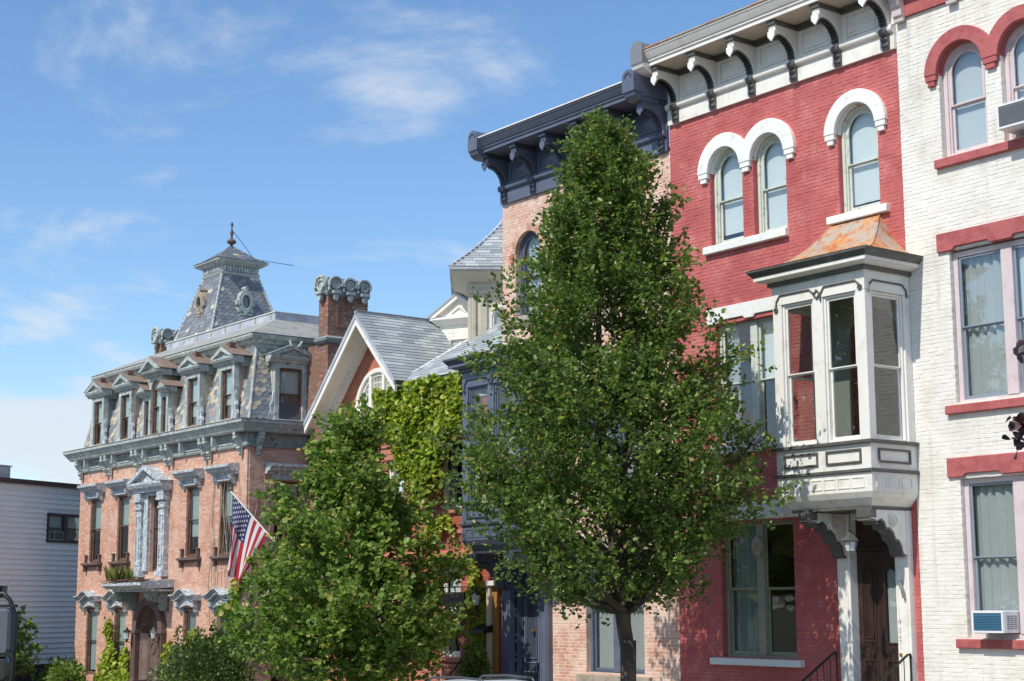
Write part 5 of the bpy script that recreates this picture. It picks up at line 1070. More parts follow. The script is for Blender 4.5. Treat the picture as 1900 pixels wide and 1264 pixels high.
# openings are framed on top of the boards; wall core stays behind
core = MB()
for a, b, c, d_ in ((-9, 7, 0, 3.2), (-9, -3.9, 3.2, 3.75), (-2.56, 7, 3.2, 3.75), (-9, 7, 3.75, 5.43), (-9, -.55, 5.43, 6.55), (1.9, 7, 5.43, 6.55), (-9, 7, 6.55, 7.6)): core.box(a, b, .03, .25, c, d_)
core = core.build('wall', 'siding', sid)
z = .74; k = 0
while z < 7.55:
    segs = [(-9, 7)]
    if z + .2 > 5.4 and z < 6.58: segs = [(-9, -.6), (1.95, 7)]
    elif z + .2 > 3.25 and z < 3.76: segs = [(-9, -3.95), (-2.5, 7)]
    for a, b in segs:
        pr = [(-.03, z), (.028, z), (.028, z + .203), (.022, z + .203), (-.022, z + .03), (-.034, z + .018)]
        MB().ext(pr, 'x', a, b).build('clapboard', 'siding', core)
    z += .2; k += 1
box('base_wall', 'dark_base', sid, -9, 7, .0, .02, 0, .735)
MB().ext([(-.15, 7.6), (.3, 7.6), (.3, 7.82), (-.15, 7.78)], 'x', -9.1, 7.1).build('roof_edge', 'brown_trim', sid)
box('roof', 'roof_grey', sid, -9, 7, .3, 9, 7.55, 7.7); box('rear_wall', 'plaster', sid, -9, 7, 3.0, 3.1, 0, 7.5)
W = MB().frame(-.56, 1.92, 5.42, 6.57, .08, -.04, .1); W.box(.36, .56, -.04, .1, 5.5, 6.49); W = W.build('window', 'brown_trim', sid)
for a, b in ((-.48, .36), (.56, 1.84)):
    S = MB().frame(a, b, 5.5, 6.49, .04, .0, .04); S.box(a + .04, b - .04, .0, .04, 5.97, 6.01); S.build('sash', 'brown_trim', W); box('pane', 'glass_old', W, a + .04, b - .04, .018, .022, 5.54, 6.45); box('roller_shade', 'shade_cloth', W, a, b, .15, .16, 6.02, 6.5)
S = MB().frame(-.45, .34, 5.52, 5.85, .025, -.03, -.005); S.box(-.18, -.155, -.03, -.005, 5.545, 5.825); S.build('window_screen', 'storm_alu', W)
W = MB().frame(-3.96, -2.5, 3.2, 3.78, .06, -.03, .1).build('window', 'cream_trim', sid); box('pane', 'glass_old', W, -3.9, -2.56, .02, .024, 3.26, 3.72)
XF[0] = None
vn = thing('roof_vent', (-62, -2.5, 7.7), 'small pale metal roof vent on top of the grey siding building', 'vent')
XF[0] = rotz(-62.0, 0, 116); box('vent_box', 'flashing', vn, -2.95, -2.35, .3, .9, 7.7, 8.25, bevel=.02); box('vent_cap', 'flashing', vn, -2.99, -2.31, .26, .94, 8.252, 8.3); XF[0] = None

# ================================================================== VEGETATION
def leaves(name, parent, pos, direc, size, mname, droop=.35, width=.55, lobed=False, kind=None, jitter=.25):
    """Joined leaf blades: each two folded halves. pos (N,3) base points, direc (N,3) growth direction."""
    N = len(pos); d = direc + rng.normal(0, .45, (N, 3)); d[:, 2] -= droop * rng.random(N); d /= np.linalg.norm(d, axis=1)[:, None]
    up = rng.normal(0, .6, (N, 3)); up[:, 2] += 1.0; s_ = np.cross(d, up); s_ /= np.linalg.norm(s_, axis=1)[:, None] + 1e-9; n = np.cross(s_, d)
    sz = size * (1 + jitter * rng.normal(0, 1, N).clip(-1.6, 1.8))[:, None]; fold = .14
    if lobed: prof = [(0, 0, 0), (-.55, .22, 1), (-.42, .7, 1), (0, 1, 0), (.42, .7, 1), (.55, .22, 1)]
    else: prof = [(0, 0, 0), (-.42, .28, 1), (-.36, .68, 1), (0, 1, 0), (.36, .68, 1), (.42, .28, 1)]
    V = np.zeros((N, 6, 3))
    curl = rng.uniform(-.25, .1, N)[:, None]
    for k, (a, b, f) in enumerate(prof): V[:, k] = pos + sz * (s_ * a * width * 1.6 + d * b + n * (f * fold) + n * curl * b * b)
    F = np.array([[0, 3, 2, 1], [0, 5, 4, 3]]); faces = (F[None] + 6 * np.arange(N)[:, None, None]).reshape(-1)
    V = V.reshape(-1, 3); mn, mx_ = V.min(0), V.max(0); o = Vector(((mn[0] + mx_[0]) / 2, (mn[1] + mx_[1]) / 2, mn[2])); V = V - np.array(o)
    me = bpy.data.meshes.new(name); me.vertices.add(len(V)); me.vertices.foreach_set('co', V.ravel()); me.loops.add(len(faces)); me.loops.foreach_set('vertex_index', faces)
    me.polygons.add(2 * N); me.polygons.foreach_set('loop_start', np.arange(0, 8 * N, 4)); me.polygons.foreach_set('loop_total', np.full(2 * N, 4)); me.update(calc_edges=True); me.materials.append(MATS[mname])
    ob = bpy.data.objects.new(name, me); C.objects.link(ob); place(ob, o, parent)
    if kind: ob['kind'] = kind
    return ob
def limb(p0, p1, bend, n=6):
    p0, p1 = Vector(p0), Vector(p1); out_ = []
    w1 = Vector(rng.normal(0, 1, 3)) * (p1 - p0).length * .06
    for i in range(n + 1):
        t = i / n; q = p0.lerp(p1, t); q.z += bend * math.sin(PI * t); out_.append(q + w1 * math.sin(PI * t))
    return out_
def tree(name, base, prof, label, leafm, size, nclump, per, bark='bark', trunk_r=.16, fork=None, stems=None, group=None, lobes=.22, upw=.5, gap=.0, droop=.35, spread=.22, seedp=0, width=.55, twigs=500, sq=1., coff=(0, 0)):
    """prof: list of (z, radius); clumps of leaves fill the crown volume, denser to the outside, with lobed outline."""
    t = thing(name, base, label, 'tree', group); bx, by, bz = base
    zs = np.array([p[0] for p in prof]); rs = np.array([p[1] for p in prof]); zlo, zhi = zs[0], zs[-1]
    ph = rng.uniform(0, 2 * PI, 8)
    def rad(z, a):
        r = np.interp(z, zs, rs)
        return r * (1 + lobes * (.5 * np.sin(3 * a + 1.9 * z + ph[0]) + .35 * np.sin(5 * a - 2.7 * z + ph[1]) + .4 * np.sin(2 * a + 4.3 * z + ph[2]) + .25 * np.sin(7 * a + 6.1 * z + ph[3])))
    # trunk and stems
    M_ = MB(); zf = fork or (zlo + .3)
    tr_path = [Vector((bx, by, bz - .02)), Vector((bx + .01, by, bz + .1)), Vector((bx + .02, by - .01, bz + zf * .5)), Vector((bx + .03, by, zf))]
    M_.tube(tr_path, [trunk_r * 1.35, trunk_r * 1.1, trunk_r, trunk_r * 1.02], 12)
    top = Vector((bx + .02, by, zhi - .3)); lead = limb(tr_path[-1] - Vector((0, 0, .15)), top, 0, 10); M_.tube(lead, [trunk_r * .8 * (1 - .93 * i / 10) for i in range(11)], 8)
    M_.build('trunk', bark, t, smooth=True)
    anchors = []; BP = []
    Br = MB()
    nl = 64
    for i in range(nl):
        f = i / (nl - 1); a = i * 2.399 + ph[4]; z1 = zlo + (zhi - zlo) * (.1 + .84 * f ** 1.1); r1 = float(rad(z1, a)) * .86
        z0 = max(zf + (.55 if stems and len(stems) > 2 else .1), z1 - r1 * upw - .35); k = min(1., max(0., (z0 - zf) / max(.1, zhi - zf))); p0 = tr_path[-1].lerp(top, k)
        p1 = Vector((bx + coff[0] + r1 * math.cos(a), by + coff[1] + r1 * math.sin(a), z1)); path = limb(p0, p1, -.08 * r1); r0 = max(.014, trunk_r * .42 * (1 - f) + .012)
        Br.tube(path, [r0 * (1 - .8 * j / 6) for j in range(7)], 6); anchors += path[2:]; BP.append(path)
    if stems:
        for p1, r0 in stems: Br.tube(limb(Vector((bx, by, zf - .35)), p1, -.05), [r0 * (1 - .5 * j / 6) for j in range(7)], 8)
    Br.build('branch', bark, t, smooth=True)
    AN = np.array([tuple(p) for p in anchors])
    # clump centres: most sit along the boughs, the rest fill the volume
    z = rng.uniform(zlo, zhi, nclump * 6); wgt = np.interp(z, zs, rs) ** 1.5; z = z[rng.random(len(z)) < wgt / wgt.max()][:int(nclump * .45)]
    a = rng.uniform(0, 2 * PI, len(z)); R = rad(z, a); rho = 1 - rng.random(len(z)) ** 1.7 * .7
    c1 = np.stack([bx + coff[0] + R * rho * np.cos(a), by + coff[1] + R * rho * np.sin(a) * sq, z], 1)
    nb = nclump - len(c1); pk = rng.integers(0, len(BP), nb); tt = rng.random(nb) ** .7 * .62 + .42; c2 = np.zeros((nb, 3))
    for k in range(nb): P_ = BP[pk[k]]; f_ = min(.999, tt[k] / 1.04) * (len(P_) - 1); i_ = int(f_); c2[k] = np.array(P_[i_].lerp(P_[i_ + 1], f_ - i_)) + (np.array(P_[-1]) - np.array(P_[-3])) * max(0, tt[k] - .9)
    lenb = np.array([(P_[-1] - P_[0]).length for P_ in BP])[pk]; c2 += rng.normal(0, 1, (nb, 3)) * (.1 + .13 * lenb * (1.15 - tt))[:, None].clip(.1, .42)
    cpos = np.concatenate([c1, c2])
    g = np.sin(cpos[:, 0] * 2.3 + ph[5]) + np.sin(cpos[:, 1] * 2.7 + ph[6]) + np.sin(cpos[:, 2] * 3.1 + ph[7]) + .8 * np.sin(cpos[:, 0] * 5.1 + cpos[:, 2] * 4.3)
    cpos = cpos[(g > -2.6 + gap * 1.6) & (cpos[:, 2] > zlo - .25)]; n = len(cpos)
    cdir = cpos - np.array([bx, by, 0]); cdir[:, 2] = upw * np.linalg.norm(cdir[:, :2], axis=1) + .15; cdir /= np.linalg.norm(cdir, axis=1)[:, None] + 1e-9
    cdir += rng.normal(0, .3, (n, 3)); cdir /= np.linalg.norm(cdir, axis=1)[:, None]
    ii = np.repeat(np.arange(n), per); ls = rng.uniform(.55, 1.5, n)[ii] * spread * 1.5; along = rng.uniform(-.45, 1., len(ii)) * ls
    pos = cpos[ii] + cdir[ii] * along[:, None] + rng.normal(0, spread * .3, (len(ii), 3)) * (1.1 - .7 * (along / ls).clip(0, 1))[:, None]
    dr_ = cdir[ii] * .8 + rng.normal(0, .5, (len(ii), 3))
    leaves('crown', t, pos, dr_, size, leafm, droop=droop, width=width, kind='stuff')
    Tw = MB()
    for k in rng.choice(n, min(twigs, n), replace=False):
        c = cpos[k]; q = AN[np.argmin(((AN - c) ** 2).sum(1))]; e = c + cdir[k] * spread * 1.2
        Tw.tube([Vector(q), Vector((q + e) / 2 + rng.normal(0, .04, 3)), Vector(e)], [.011, .008, .004], 4)
    Tw.build('twigs', 'twig', t, kind='stuff')
    return t
tree('pear_tree', (-23.25, -4.2, 0), [(2.95, .9), (3.5, 2.0), (4.3, 2.45), (5.2, 2.6), (6.0, 2.6), (7.0, 2.35), (8.0, 2.0), (9.0, 1.65), (10.0, 1.25), (11.0, .85), (12.0, .48), (12.75, .06)],
     'tall glossy green cone-shaped tree in front of the salmon brick house', 'pear_leaf', .088, 4900, 18, trunk_r=.15, fork=2.3, upw=.75, lobes=.32, gap=.5, coff=(-.22, -.22),
     stems=[((-23.85, -4.75, 3.9), .1), ((-23.0, -4.0, 4.3), .085), ((-23.3, -4.4, 4.6), .1)])
tree('maple_tree', (-33.05, -4.2, 0), [(1.0, .9), (1.6, 2.0), (2.5, 2.4), (3.4, 2.3), (4.3, 1.95), (5.2, 1.5), (6.0, 1.05), (6.7, .66), (7.3, .32), (7.8, .06)],
     'broad yellow-green maple tree beside the flag, in front of the ivy house', 'maple_leaf', .115, 2100, 17, trunk_r=.13, fork=1.5, upw=.45, lobes=.36, gap=.45, width=.72, spread=.26,
     stems=[((-33.6, -4.4, 2.8), .06), ((-32.4, -4.3, 2.9), .06)])
tree('sapling_tree', (-59.5, -2.4, 0), [(.35, .4), (.9, .75), (1.6, .72), (2.2, .45), (2.85, .08)], 'small light green sapling in front of the grey siding building', 'sapling_leaf', .12, 110, 14, trunk_r=.04, fork=.3, lobes=.3, twigs=60, spread=.16, width=.7)

def poly_in(P, x, z):
    c = False; j = len(P) - 1
    for i in range(len(P)):
        (xi, zi), (xj, zj) = P[i], P[j]
        if (zi > z) != (zj > z) and x < (xj - xi) * (z - zi) / (zj - zi) + xi: c = not c
        j = i
    return c
def ivy(name, label, polys, dens, size, m, ybase=-.03, thick=.3, cat='ivy', stem=None, bulge=True, group=None):
    allp = [p for P in polys for p in P]; cx = sum(p[0] for p in allp) / len(allp)
    t = thing(name, (cx, ybase, max(0, min(p[1] for p in allp))), label, cat, group)
    pos = []; dr_ = []
    for P in polys:
        x0, x1 = min(p[0] for p in P), max(p[0] for p in P); z0, z1 = min(p[1] for p in P), max(p[1] for p in P)
        for _ in range(int(dens * (x1 - x0) * (z1 - z0))):
            x, z = random.uniform(x0, x1), random.uniform(z0, z1); jx = random.gauss(0, .07) + .16 * math.sin(z * 5.3 + x) * math.sin(z * 2.1 + 1); jz = random.gauss(0, .07) + .14 * math.sin(x * 4.7) + .1 * math.sin(x * 9.1 + 2)
            if not poly_in(P, x + jx, z + jz): continue
            th_ = thick * (.35 + .65 * (.5 + .5 * math.sin(x * 3.1 + 1) * math.sin(z * 2.7))) 
            pos.append((x, ybase - random.random() ** .6 * th_, z)); dr_.append((random.gauss(0, .5), -.7, -.55))
    leaves('foliage', t, np.array(pos), np.array(dr_), size, m, droop=.5, width=.78, kind='stuff')
    S = MB()
    for P in polys:
        zs_ = sorted(P, key=lambda p: p[1]); lo = zs_[0]; cxp = sum(p[0] for p in P) / len(P); hi = max(p[1] for p in P)
        for k in range(3):
            x0 = cxp + random.uniform(-.12, .12); S.tube([(x0 + .05 * math.sin(q * 1.7 + k), ybase - .012, lo[1] + (hi - lo[1]) * q / 8) for q in range(9)], .012, 5)
    S.build('stem', 'twig', t)
    return t
ivy('ivy_vine', 'thick yellow-green ivy hanging over the eave of the gabled brick house', [[(-37.9, 8.56), (-37.58, 8.74), (-36.37, 8.98), (-35.34, 8.96), (-33.6, 8.9), (-33.5, 7.6), (-34.2, 7.4), (-34.46, 7.5), (-34.77, 6.62), (-35.02, 6.0), (-35.31, 5.56), (-36.08, 6.03), (-36.84, 6.51), (-36.95, 7.55), (-37.4, 7.6), (-37.8, 8.05)]], 640, .14, 'ivy_leaf', ybase=-.3, thick=.45)
ivy('ivy_vine', 'short yellow ivy strands along the stone band of the gabled house', [[(-36.11, 5.06), (-35.6, 5.28), (-34.49, 5.16), (-34.49, 5.0), (-35.22, 4.81), (-35.47, 4.68), (-35.98, 4.84)], [(-35.6, 4.28), (-33.9, 4.27), (-33.9, 4.0), (-35.47, 4.02)]], 620, .12, 'ivy_yellow', ybase=-.1, thick=.14)
ivy('ivy_vine', 'yellow-green ivy climbing beside the sign and wall lantern', [[(-33.98, 4.2), (-33.65, 4.2), (-33.62, 2.59), (-33.65, 1.91), (-33.3, 1.0), (-34.3, 1.0), (-33.92, 1.91), (-34.03, 2.45)], [(-33.61, 3.6), (-33.36, 3.59), (-33.22, 2.72), (-33.33, 2.19), (-33.2, 1.2), (-33.65, 1.4), (-33.52, 2.59)]], 620, .11, 'ivy_yellow', thick=.14)
vm = [('climbing vine left of the mansion entrance, tallest strand', [(-56.55, 2.36), (-56.3, 2.5), (-55.95, 1.5), (-55.7, 0), (-57.6, 0), (-56.95, .91), (-56.66, 1.49)]), ('climbing vine right beside the mansion door lantern', [(-54.94, 1.52), (-54.6, 1.28), (-54.3, .34), (-54.3, 0), (-56, 0), (-55.5, .76)]), ('climbing vine just right of the mansion door', [(-51.5, 1.8), (-51.05, 1.6), (-50.9, 0), (-51.95, 0), (-51.86, 1.04)]), ('climbing vine in front of the fourth lower mansion window', [(-49.94, 1.88), (-49.1, 2.3), (-48.9, 1.6), (-49.2, 0), (-49.7, 0), (-49.7, 1.36)]), ('vine on the right front corner of the mansion', [(-46.85, 3.9), (-46.3, 4.3), (-46.3, 0), (-47.0, 0), (-46.94, 2.85)])]
for lb, P in vm: ivy('climbing_vine', lb, [P], 420, .12, 'ivy_leaf', thick=.2, cat='vine', group='vines on the mansion wall')
# bare creeper stems on the mansion corner
S = MB()
for k in range(14):
    x = -48.6 + random.random() * 2.3; z = 1 + random.random() * 2; p = [(x, -.008, z)]
    for q in range(9): x += random.gauss(0, .1); z += .55; p.append((min(x, -46.36), -.01, min(z, 7.6)))
    S.tube(p, .009, 4)
for k in range(10):
    y = .3 + random.random() * 1.6; z = 1 + random.random() * 2; p = [(MR + .008, y, z)]
    for q in range(9): y = max(.1, y + random.gauss(0, .12)); z += .55; p.append((MR + .01, y, min(z, 7.6)))
    S.tube(p, .009, 4)
tag(S.build('bare_creeper', 'stone_sill'), 'thin bare creeper stems on the mansion brick near its right corner', 'creeper')
def bush(name, c, r, label, m, n, size, group=None):
    t = thing(name, (c[0], c[1], 0), label, 'bush', group); v = rng.normal(0, 1, (n, 3)); v /= np.linalg.norm(v, axis=1)[:, None]; v[:, 2] = np.abs(v[:, 2]) * .98
    lob = 1 + .16 * np.sin(5 * np.arctan2(v[:, 1], v[:, 0]) + 3 * v[:, 2]) + .16 * np.sin(6 * v[:, 2] + 7 * v[:, 0]) + .1 * np.sin(17 * v[:, 0] + 11 * v[:, 2]); rr = (1 - rng.random(n) ** 1.4 * .5) * lob
    pos = np.array([c[0], c[1], c[2]]) + v * rr[:, None] * np.array(r); leaves('foliage', t, pos, v + np.array([0, 0, .3]), size, m, width=.5, kind='stuff')
    S = MB()
    for k in range(14): a = k * 2.4; S.tube([(c[0] + .08 * math.cos(a), c[1] + .08 * math.sin(a), -.02), (c[0] + r[0] * .35 * math.cos(a), c[1] + r[1] * .35 * math.sin(a), c[2] * .8 + r[2] * .3), (c[0] + r[0] * .75 * math.cos(a), c[1] + r[1] * .75 * math.sin(a), c[2] + r[2] * .55)], [.03, .02, .008], 5)
    S.build('stems', 'bark', t)
bush('evergreen_bush', (-46.3, -1.3, .5), (2.25, .9, 1.5), 'dark green rounded evergreen bush in front of the mansion corner', 'bush_leaf', 9000, .1)
bush('fern_bush', (-57.6, -1.2, .1), (.9, .6, .75), 'small feathery green bush at the foot of the mansion left corner', 'sapling_leaf', 900, .15)
bush('fern_bush', (-59.9, -.6, .1), (.8, .6, .75), 'small green bush before the dark base of the siding building', 'sapling_leaf', 700, .15)
bush('low_bush', (-36.2, -1.2, .2), (1.3, .6, .9), 'low yellow-green bush behind the parked car under the maple', 'ivy_leaf', 1500, .12)
bush('low_bush', (-32.95, -.7, 1.2), (.35, .3, .75), 'small light green climbing rose beside the blue doorway', 'sapling_leaf', 420, .12)
# grass growing on the mansion canopy
n = 240; gp = np.stack([rng.normal(-54.3, .15, n), rng.uniform(-1.1, -.3, n), np.full(n, 3.8)], 1); gd = np.stack([rng.normal(0, .2, n), rng.normal(0, .2, n), np.full(n, 2.2)], 1)
g_ = leaves('canopy_grass', None, gp, gd, .34, 'dry_grass', droop=.3, width=.035, kind=None, jitter=.45); tag(g_, 'tuft of dry grass growing on the mansion entrance canopy', 'grass')
# copper-leaved tree at the right edge of the frame
t = thing('copper_maple_tree', (-6.3, -9.0, 0), 'dark purple-leaved maple branches reaching in at the right edge before the white house', 'tree')
M_ = MB().tube([(-6.3, -9, -.02), (-6.3, -9, 2.2), (-6.4, -9, 4.0), (-6.3, -9.05, 6.5)], [.14, .11, .09, .03], 8); M_.build('trunk', 'bark', t, smooth=True)
Br = MB(); pos = []; dr_ = []
cl = []
for k in range(46):
    a = k * 2.4; z = 3.6 + 3.2 * (k / 46); r_ = 1.5 * (1 - .5 * k / 46); cl.append((-6.3 + r_ * math.cos(a) * random.uniform(.5, 1), -9 + r_ * math.sin(a) * random.uniform(.5, 1), z))
tips = []
def pixpt(px, py, Y):
    d = FW * 3000 + RX * (px - 950) - UP * (py - 632); k = (Y - CAM.y) / d.y; return CAM + d * k
for px, py in ((1893, 775), (1886, 800), (1898, 825), (1903, 650), (1906, 790), (1915, 700)):
    p = pixpt(px, py, -9.6); tips.append(p); cl.append(tuple(p))
for c in cl:
    p0 = (-6.35, -9, min(5.9, max(2.6, c[2] - .5))); Br.tube(limb(p0, c, .05), [.03 * (1 - .8 * j / 6) for j in range(7)], 5)
    for q in range(34 if c not in [tuple(x) for x in tips] else 9):
        s_ = .3 if c not in [tuple(x) for x in tips] else .055; pos.append((c[0] + random.gauss(0, s_), c[1] + random.gauss(0, s_), c[2] + random.gauss(0, s_))); dr_.append((random.gauss(0, .6), random.gauss(0, .6), -.5))
Br.build('branch', 'bark', t, smooth=True); leaves('crown', t, np.array(pos), np.array(dr_), .1, 'copper_leaf', droop=.5, width=.8, kind='stuff')

# ================================================================== SMALL THINGS
# flag on a staff reaching out from the gabled house
P0 = Vector((-43.55, -2.0, 6.32)); P1 = Vector((-40.95, 0.0, 2.9))
fl = thing('flag', P1, 'American flag hanging from a slanted white staff beside the mansion', 'flag')
MB().tube([P1, P0], .022, 8).build('staff', 'cream_trim', fl); MB().lathe(P0.x, P0.y, [(.01, P0.z + .0), (.04, P0.z + .04), (.045, P0.z + .08), (.02, P0.z + .12)], 8).build('staff_finial', 'brass', fl)
def fpt(s_, t_):     # s along the hoist from the tip, t along the fly (hanging down)
    hp = P0.lerp(P1, .02 + .36 * s_); Lf = 2.2; g = 1 - .72 * min(1, t_ * 1.05) ** .8
    a = P0.lerp(P1, .02); base = a + (hp - a) * g
    fold = .16 * math.sin(s_ * 9.5 + t_ * 1.5) * t_ ** .7 + .05 * math.sin(s_ * 21 + 2)* t_
    return Vector((base.x + fold + .18 * t_ * (s_ - .5), base.y - .06 * t_ + .10 * math.cos(s_ * 9.5 + 1.1) * t_ , hp.z * (1 - t_ ** .9 * .62) + base.z * t_ ** .9 * .62 - Lf * t_ + .0))
ns, nf = 52, 44; vs = [fpt(i / ns, j / nf) for i in range(ns + 1) for j in range(nf + 1)]; Fm = MB()
for i in range(ns):
    for j in range(nf):
        st = int(i / ns * 13); m_ = 2 if (st < 7 and j / nf < .4) else (0 if st % 2 == 0 else 1)
        Fm.add([], []); Fm.f.append((i * (nf + 1) + j, (i + 1) * (nf + 1) + j, (i + 1) * (nf + 1) + j + 1, i * (nf + 1) + j + 1)); Fm.m.append(m_)
Fm.v = [tuple(p) for p in vs]; co = Fm.build('cloth', ['flag_red', 'flag_white', 'flag_blue'], fl, smooth=True, fix=False)
Sm = MB()
for r_ in range(9):
    for c in range(6 if r_ % 2 == 0 else 5):
        s0 = (r_ + 1) / 10 * 7 / 13; t0 = .4 * ((c + .5) / 6 if r_ % 2 == 0 else (c + 1) / 6); p = fpt(s0, t0); du = (fpt(s0 + .01, t0) - p).normalized(); dv = (fpt(s0, t0 + .01) - p).normalized(); nn = du.cross(dv).normalized()
        for sg in (1, -1):
            pts = [p + nn * .008 * sg + (du * math.cos(2 * PI * k / 10) + dv * math.sin(2 * PI * k / 10)) * (.045 if k % 2 == 0 else .019) for k in range(10)]; Sm.add(pts, [tuple(range(10))])
Sm.build('stars', 'flag_white', fl, fix=False)
# hanging shop signs of the gabled house
def sign(x0, x1, z0, z1, y, label, lines, nm='hanging_sign'):
    t = thing(nm, ((x0 + x1) / 2, y, z0), label, 'sign', 'black signs of the gabled house')
    box('board', 'sign_black', t, x0, x1, y, y + .04, z0, z1, bevel=.006); MB().frame(x0 + .02, x1 - .02, z0 + .02, z1 - .02, .012, y - .006, y - .0005).build('border', 'sign_gold', t)
    for k, (tx, sz) in enumerate(lines):
        text_obj(tx, sz, 'sign_gold', t, (x1 - .38 - .06 * k, y - .004, z1 - (k + .5) * (z1 - z0) / len(lines)), 'lettering', depth=.002)
    if not lines:      # gold strokes too worn and small to read
        for k in range(7): box('worn_stroke', 'sign_gold', t, x1 - .62 + k * .07, x1 - .585 + k * .07, y - .004, y - .0005, (z0 + z1) / 2 - .03, (z0 + z1) / 2 + .03 + .012 * (k % 3))
    Bk = MB().tube([(x0 + .1, y + .02, z1), (x0 + .1, y + .02, z1 + .12)], .008, 5); Bk.tube([(x1 - .1, y + .02, z1), (x1 - .1, y + .02, z1 + .12)], .008, 5); Bk.tube([(x0, y + .02, z1 + .12), (x1 + .05, y + .02, z1 + .12)], .012, 6); Bk.tube([((x0 + x1) / 2, y + .02, z1 + .12), ((x0 + x1) / 2, -.0, z1 + .16)], .012, 6); Bk.build('hanger', 'black_iron', t)
sign(-35.35, -33.75, 2.90, 3.28, -.45, 'upper black hanging sign with gold lettering by the ivy', [('ARIAN', .15), ('RAVE', .15)])
sign(-35.35, -34.25, 2.50, 2.72, -.3, 'middle black sign plate below the gold-lettered sign', [])
sign(-35.6, -34.45, 2.16, 2.4, -.3, 'lowest black sign plate over the pale window', [])
def wall_lantern(x, y, z, label, m='black_iron', s_=1., arm=True):
    t = thing('wall_lantern', (x, y, z), label, 'lantern')
    MB().lathe(x, y, [(.01, z + .34 * s_), (.03, z + .3 * s_), (.05, z + .26 * s_), (.12 * s_, z + .2 * s_), (.13 * s_, z + .18 * s_), (.1 * s_, z + .17 * s_)], 6).build('lamp_cap', m, t); MB().lathe(x, y, [(.1 * s_, z + .168 * s_), (.06 * s_, z - .04 * s_)], 6).build('lamp_glass', 'lamp_glass', t); MB().lathe(x, y, [(.065 * s_, z - .042 * s_), (.05, z - .08 * s_), (.015, z - .16 * s_)], 6).build('lamp_base', m, t)
    MB().tube([(x, y, z - .1 * s_), (x, (y) * .5, z - .22 * s_), (x, -.0, z - .12 * s_)], .014, 6).build('wall_arm', m, t)
wall_lantern(-33.42, -.32, 3.0, 'small grey carriage lantern on the ivy-covered brick wall', 'black_iron', 1.2)
wall_lantern(-54.15, -.42, 1.85, 'black carriage lantern on the left of the mansion door', 'black_iron', 1.1)
wall_lantern(-51.98, -.42, 1.9, 'pale carriage lantern on the right of the mansion door', 'lamp_metal', 1.)
MB_ = MB().ext([(-.05, 2.28), (-.42, 2.26), (-.42, 2.34), (-.05, 2.5)], 'x', -33.55, -32.98); tag(MB_.build('mail_box', 'black_iron'), 'dark metal mail box on the brick wall below the lantern', 'mail box')
Rl = MB().tube([(-33.55, -.3, 1.55), (-33.5, -.4, 1.85), (-33.35, -.55, 1.9), (-33.1, -1.6, 1.0)], .02, 6); Rl.tube([(-33.55, -.3, 0), (-33.55, -.3, 1.56)], .016, 6); Rl.tube([(-33.1, -1.6, -.02), (-33.1, -1.6, 1.02)], .016, 6)
for k in range(6): f = k / 6; Rl.tube([(-33.35 + .25 * f, -.55 - 1.05 * f, 0), (-33.35 + .25 * f, -.55 - 1.05 * f, 1.9 - .9 * f)], .009, 5)
tag(Rl.build('iron_railing', 'black_iron'), 'curved black iron stair railing among the ivy beside the blue doorway', 'railing')
# parked car: tail towards the camera, only its roof shows
car = thing('parked_car', (-26.1, -6.15, -.14), 'white estate car with grey roof rails parked under the big tree', 'car')
cx0, cx1, cyc, zg = -28.4, -23.8, -6.15, -.2
prof_ = [(cx1, .35), (cx1 + .04, .75), (cx1 - .02, 1.0), (cx1 - .12, 1.12), (cx1 - .42, 1.62), (cx1 - .6, 1.71), (cx1 - 1.2, 1.735), (cx1 - 2.2, 1.70), (cx1 - 2.65, 1.6), (cx1 - 3.3, 1.13), (cx0 + .5, 1.0), (cx0 + .1, .85), (cx0, .6), (cx0 + .02, .35)]
hws = lambda z: .9 if z < 1.05 else .9 - (z - 1.05) * .36
vs = []; nP = len(prof_)
for row in (-1, -.93, 0, .93, 1):
    for x, z in prof_:
        hw_ = hws(z) * row; cr = (0 if abs(row) == 1 else .03) + (.02 if row == 0 else 0); vs.append((x, cyc + hw_, zg + z + (cr if z > 1.0 else 0)))
Bd = MB().add(vs, [(k * nP + i, (k + 1) * nP + i, (k + 1) * nP + (i + 1) % nP, k * nP + (i + 1) % nP) for k in range(4) for i in range(nP)] + [tuple(range(nP)), tuple(range(4 * nP, 5 * nP))[::-1]])
Bd.build('body', 'car_paint', car, smooth='auto', bevel=.03)
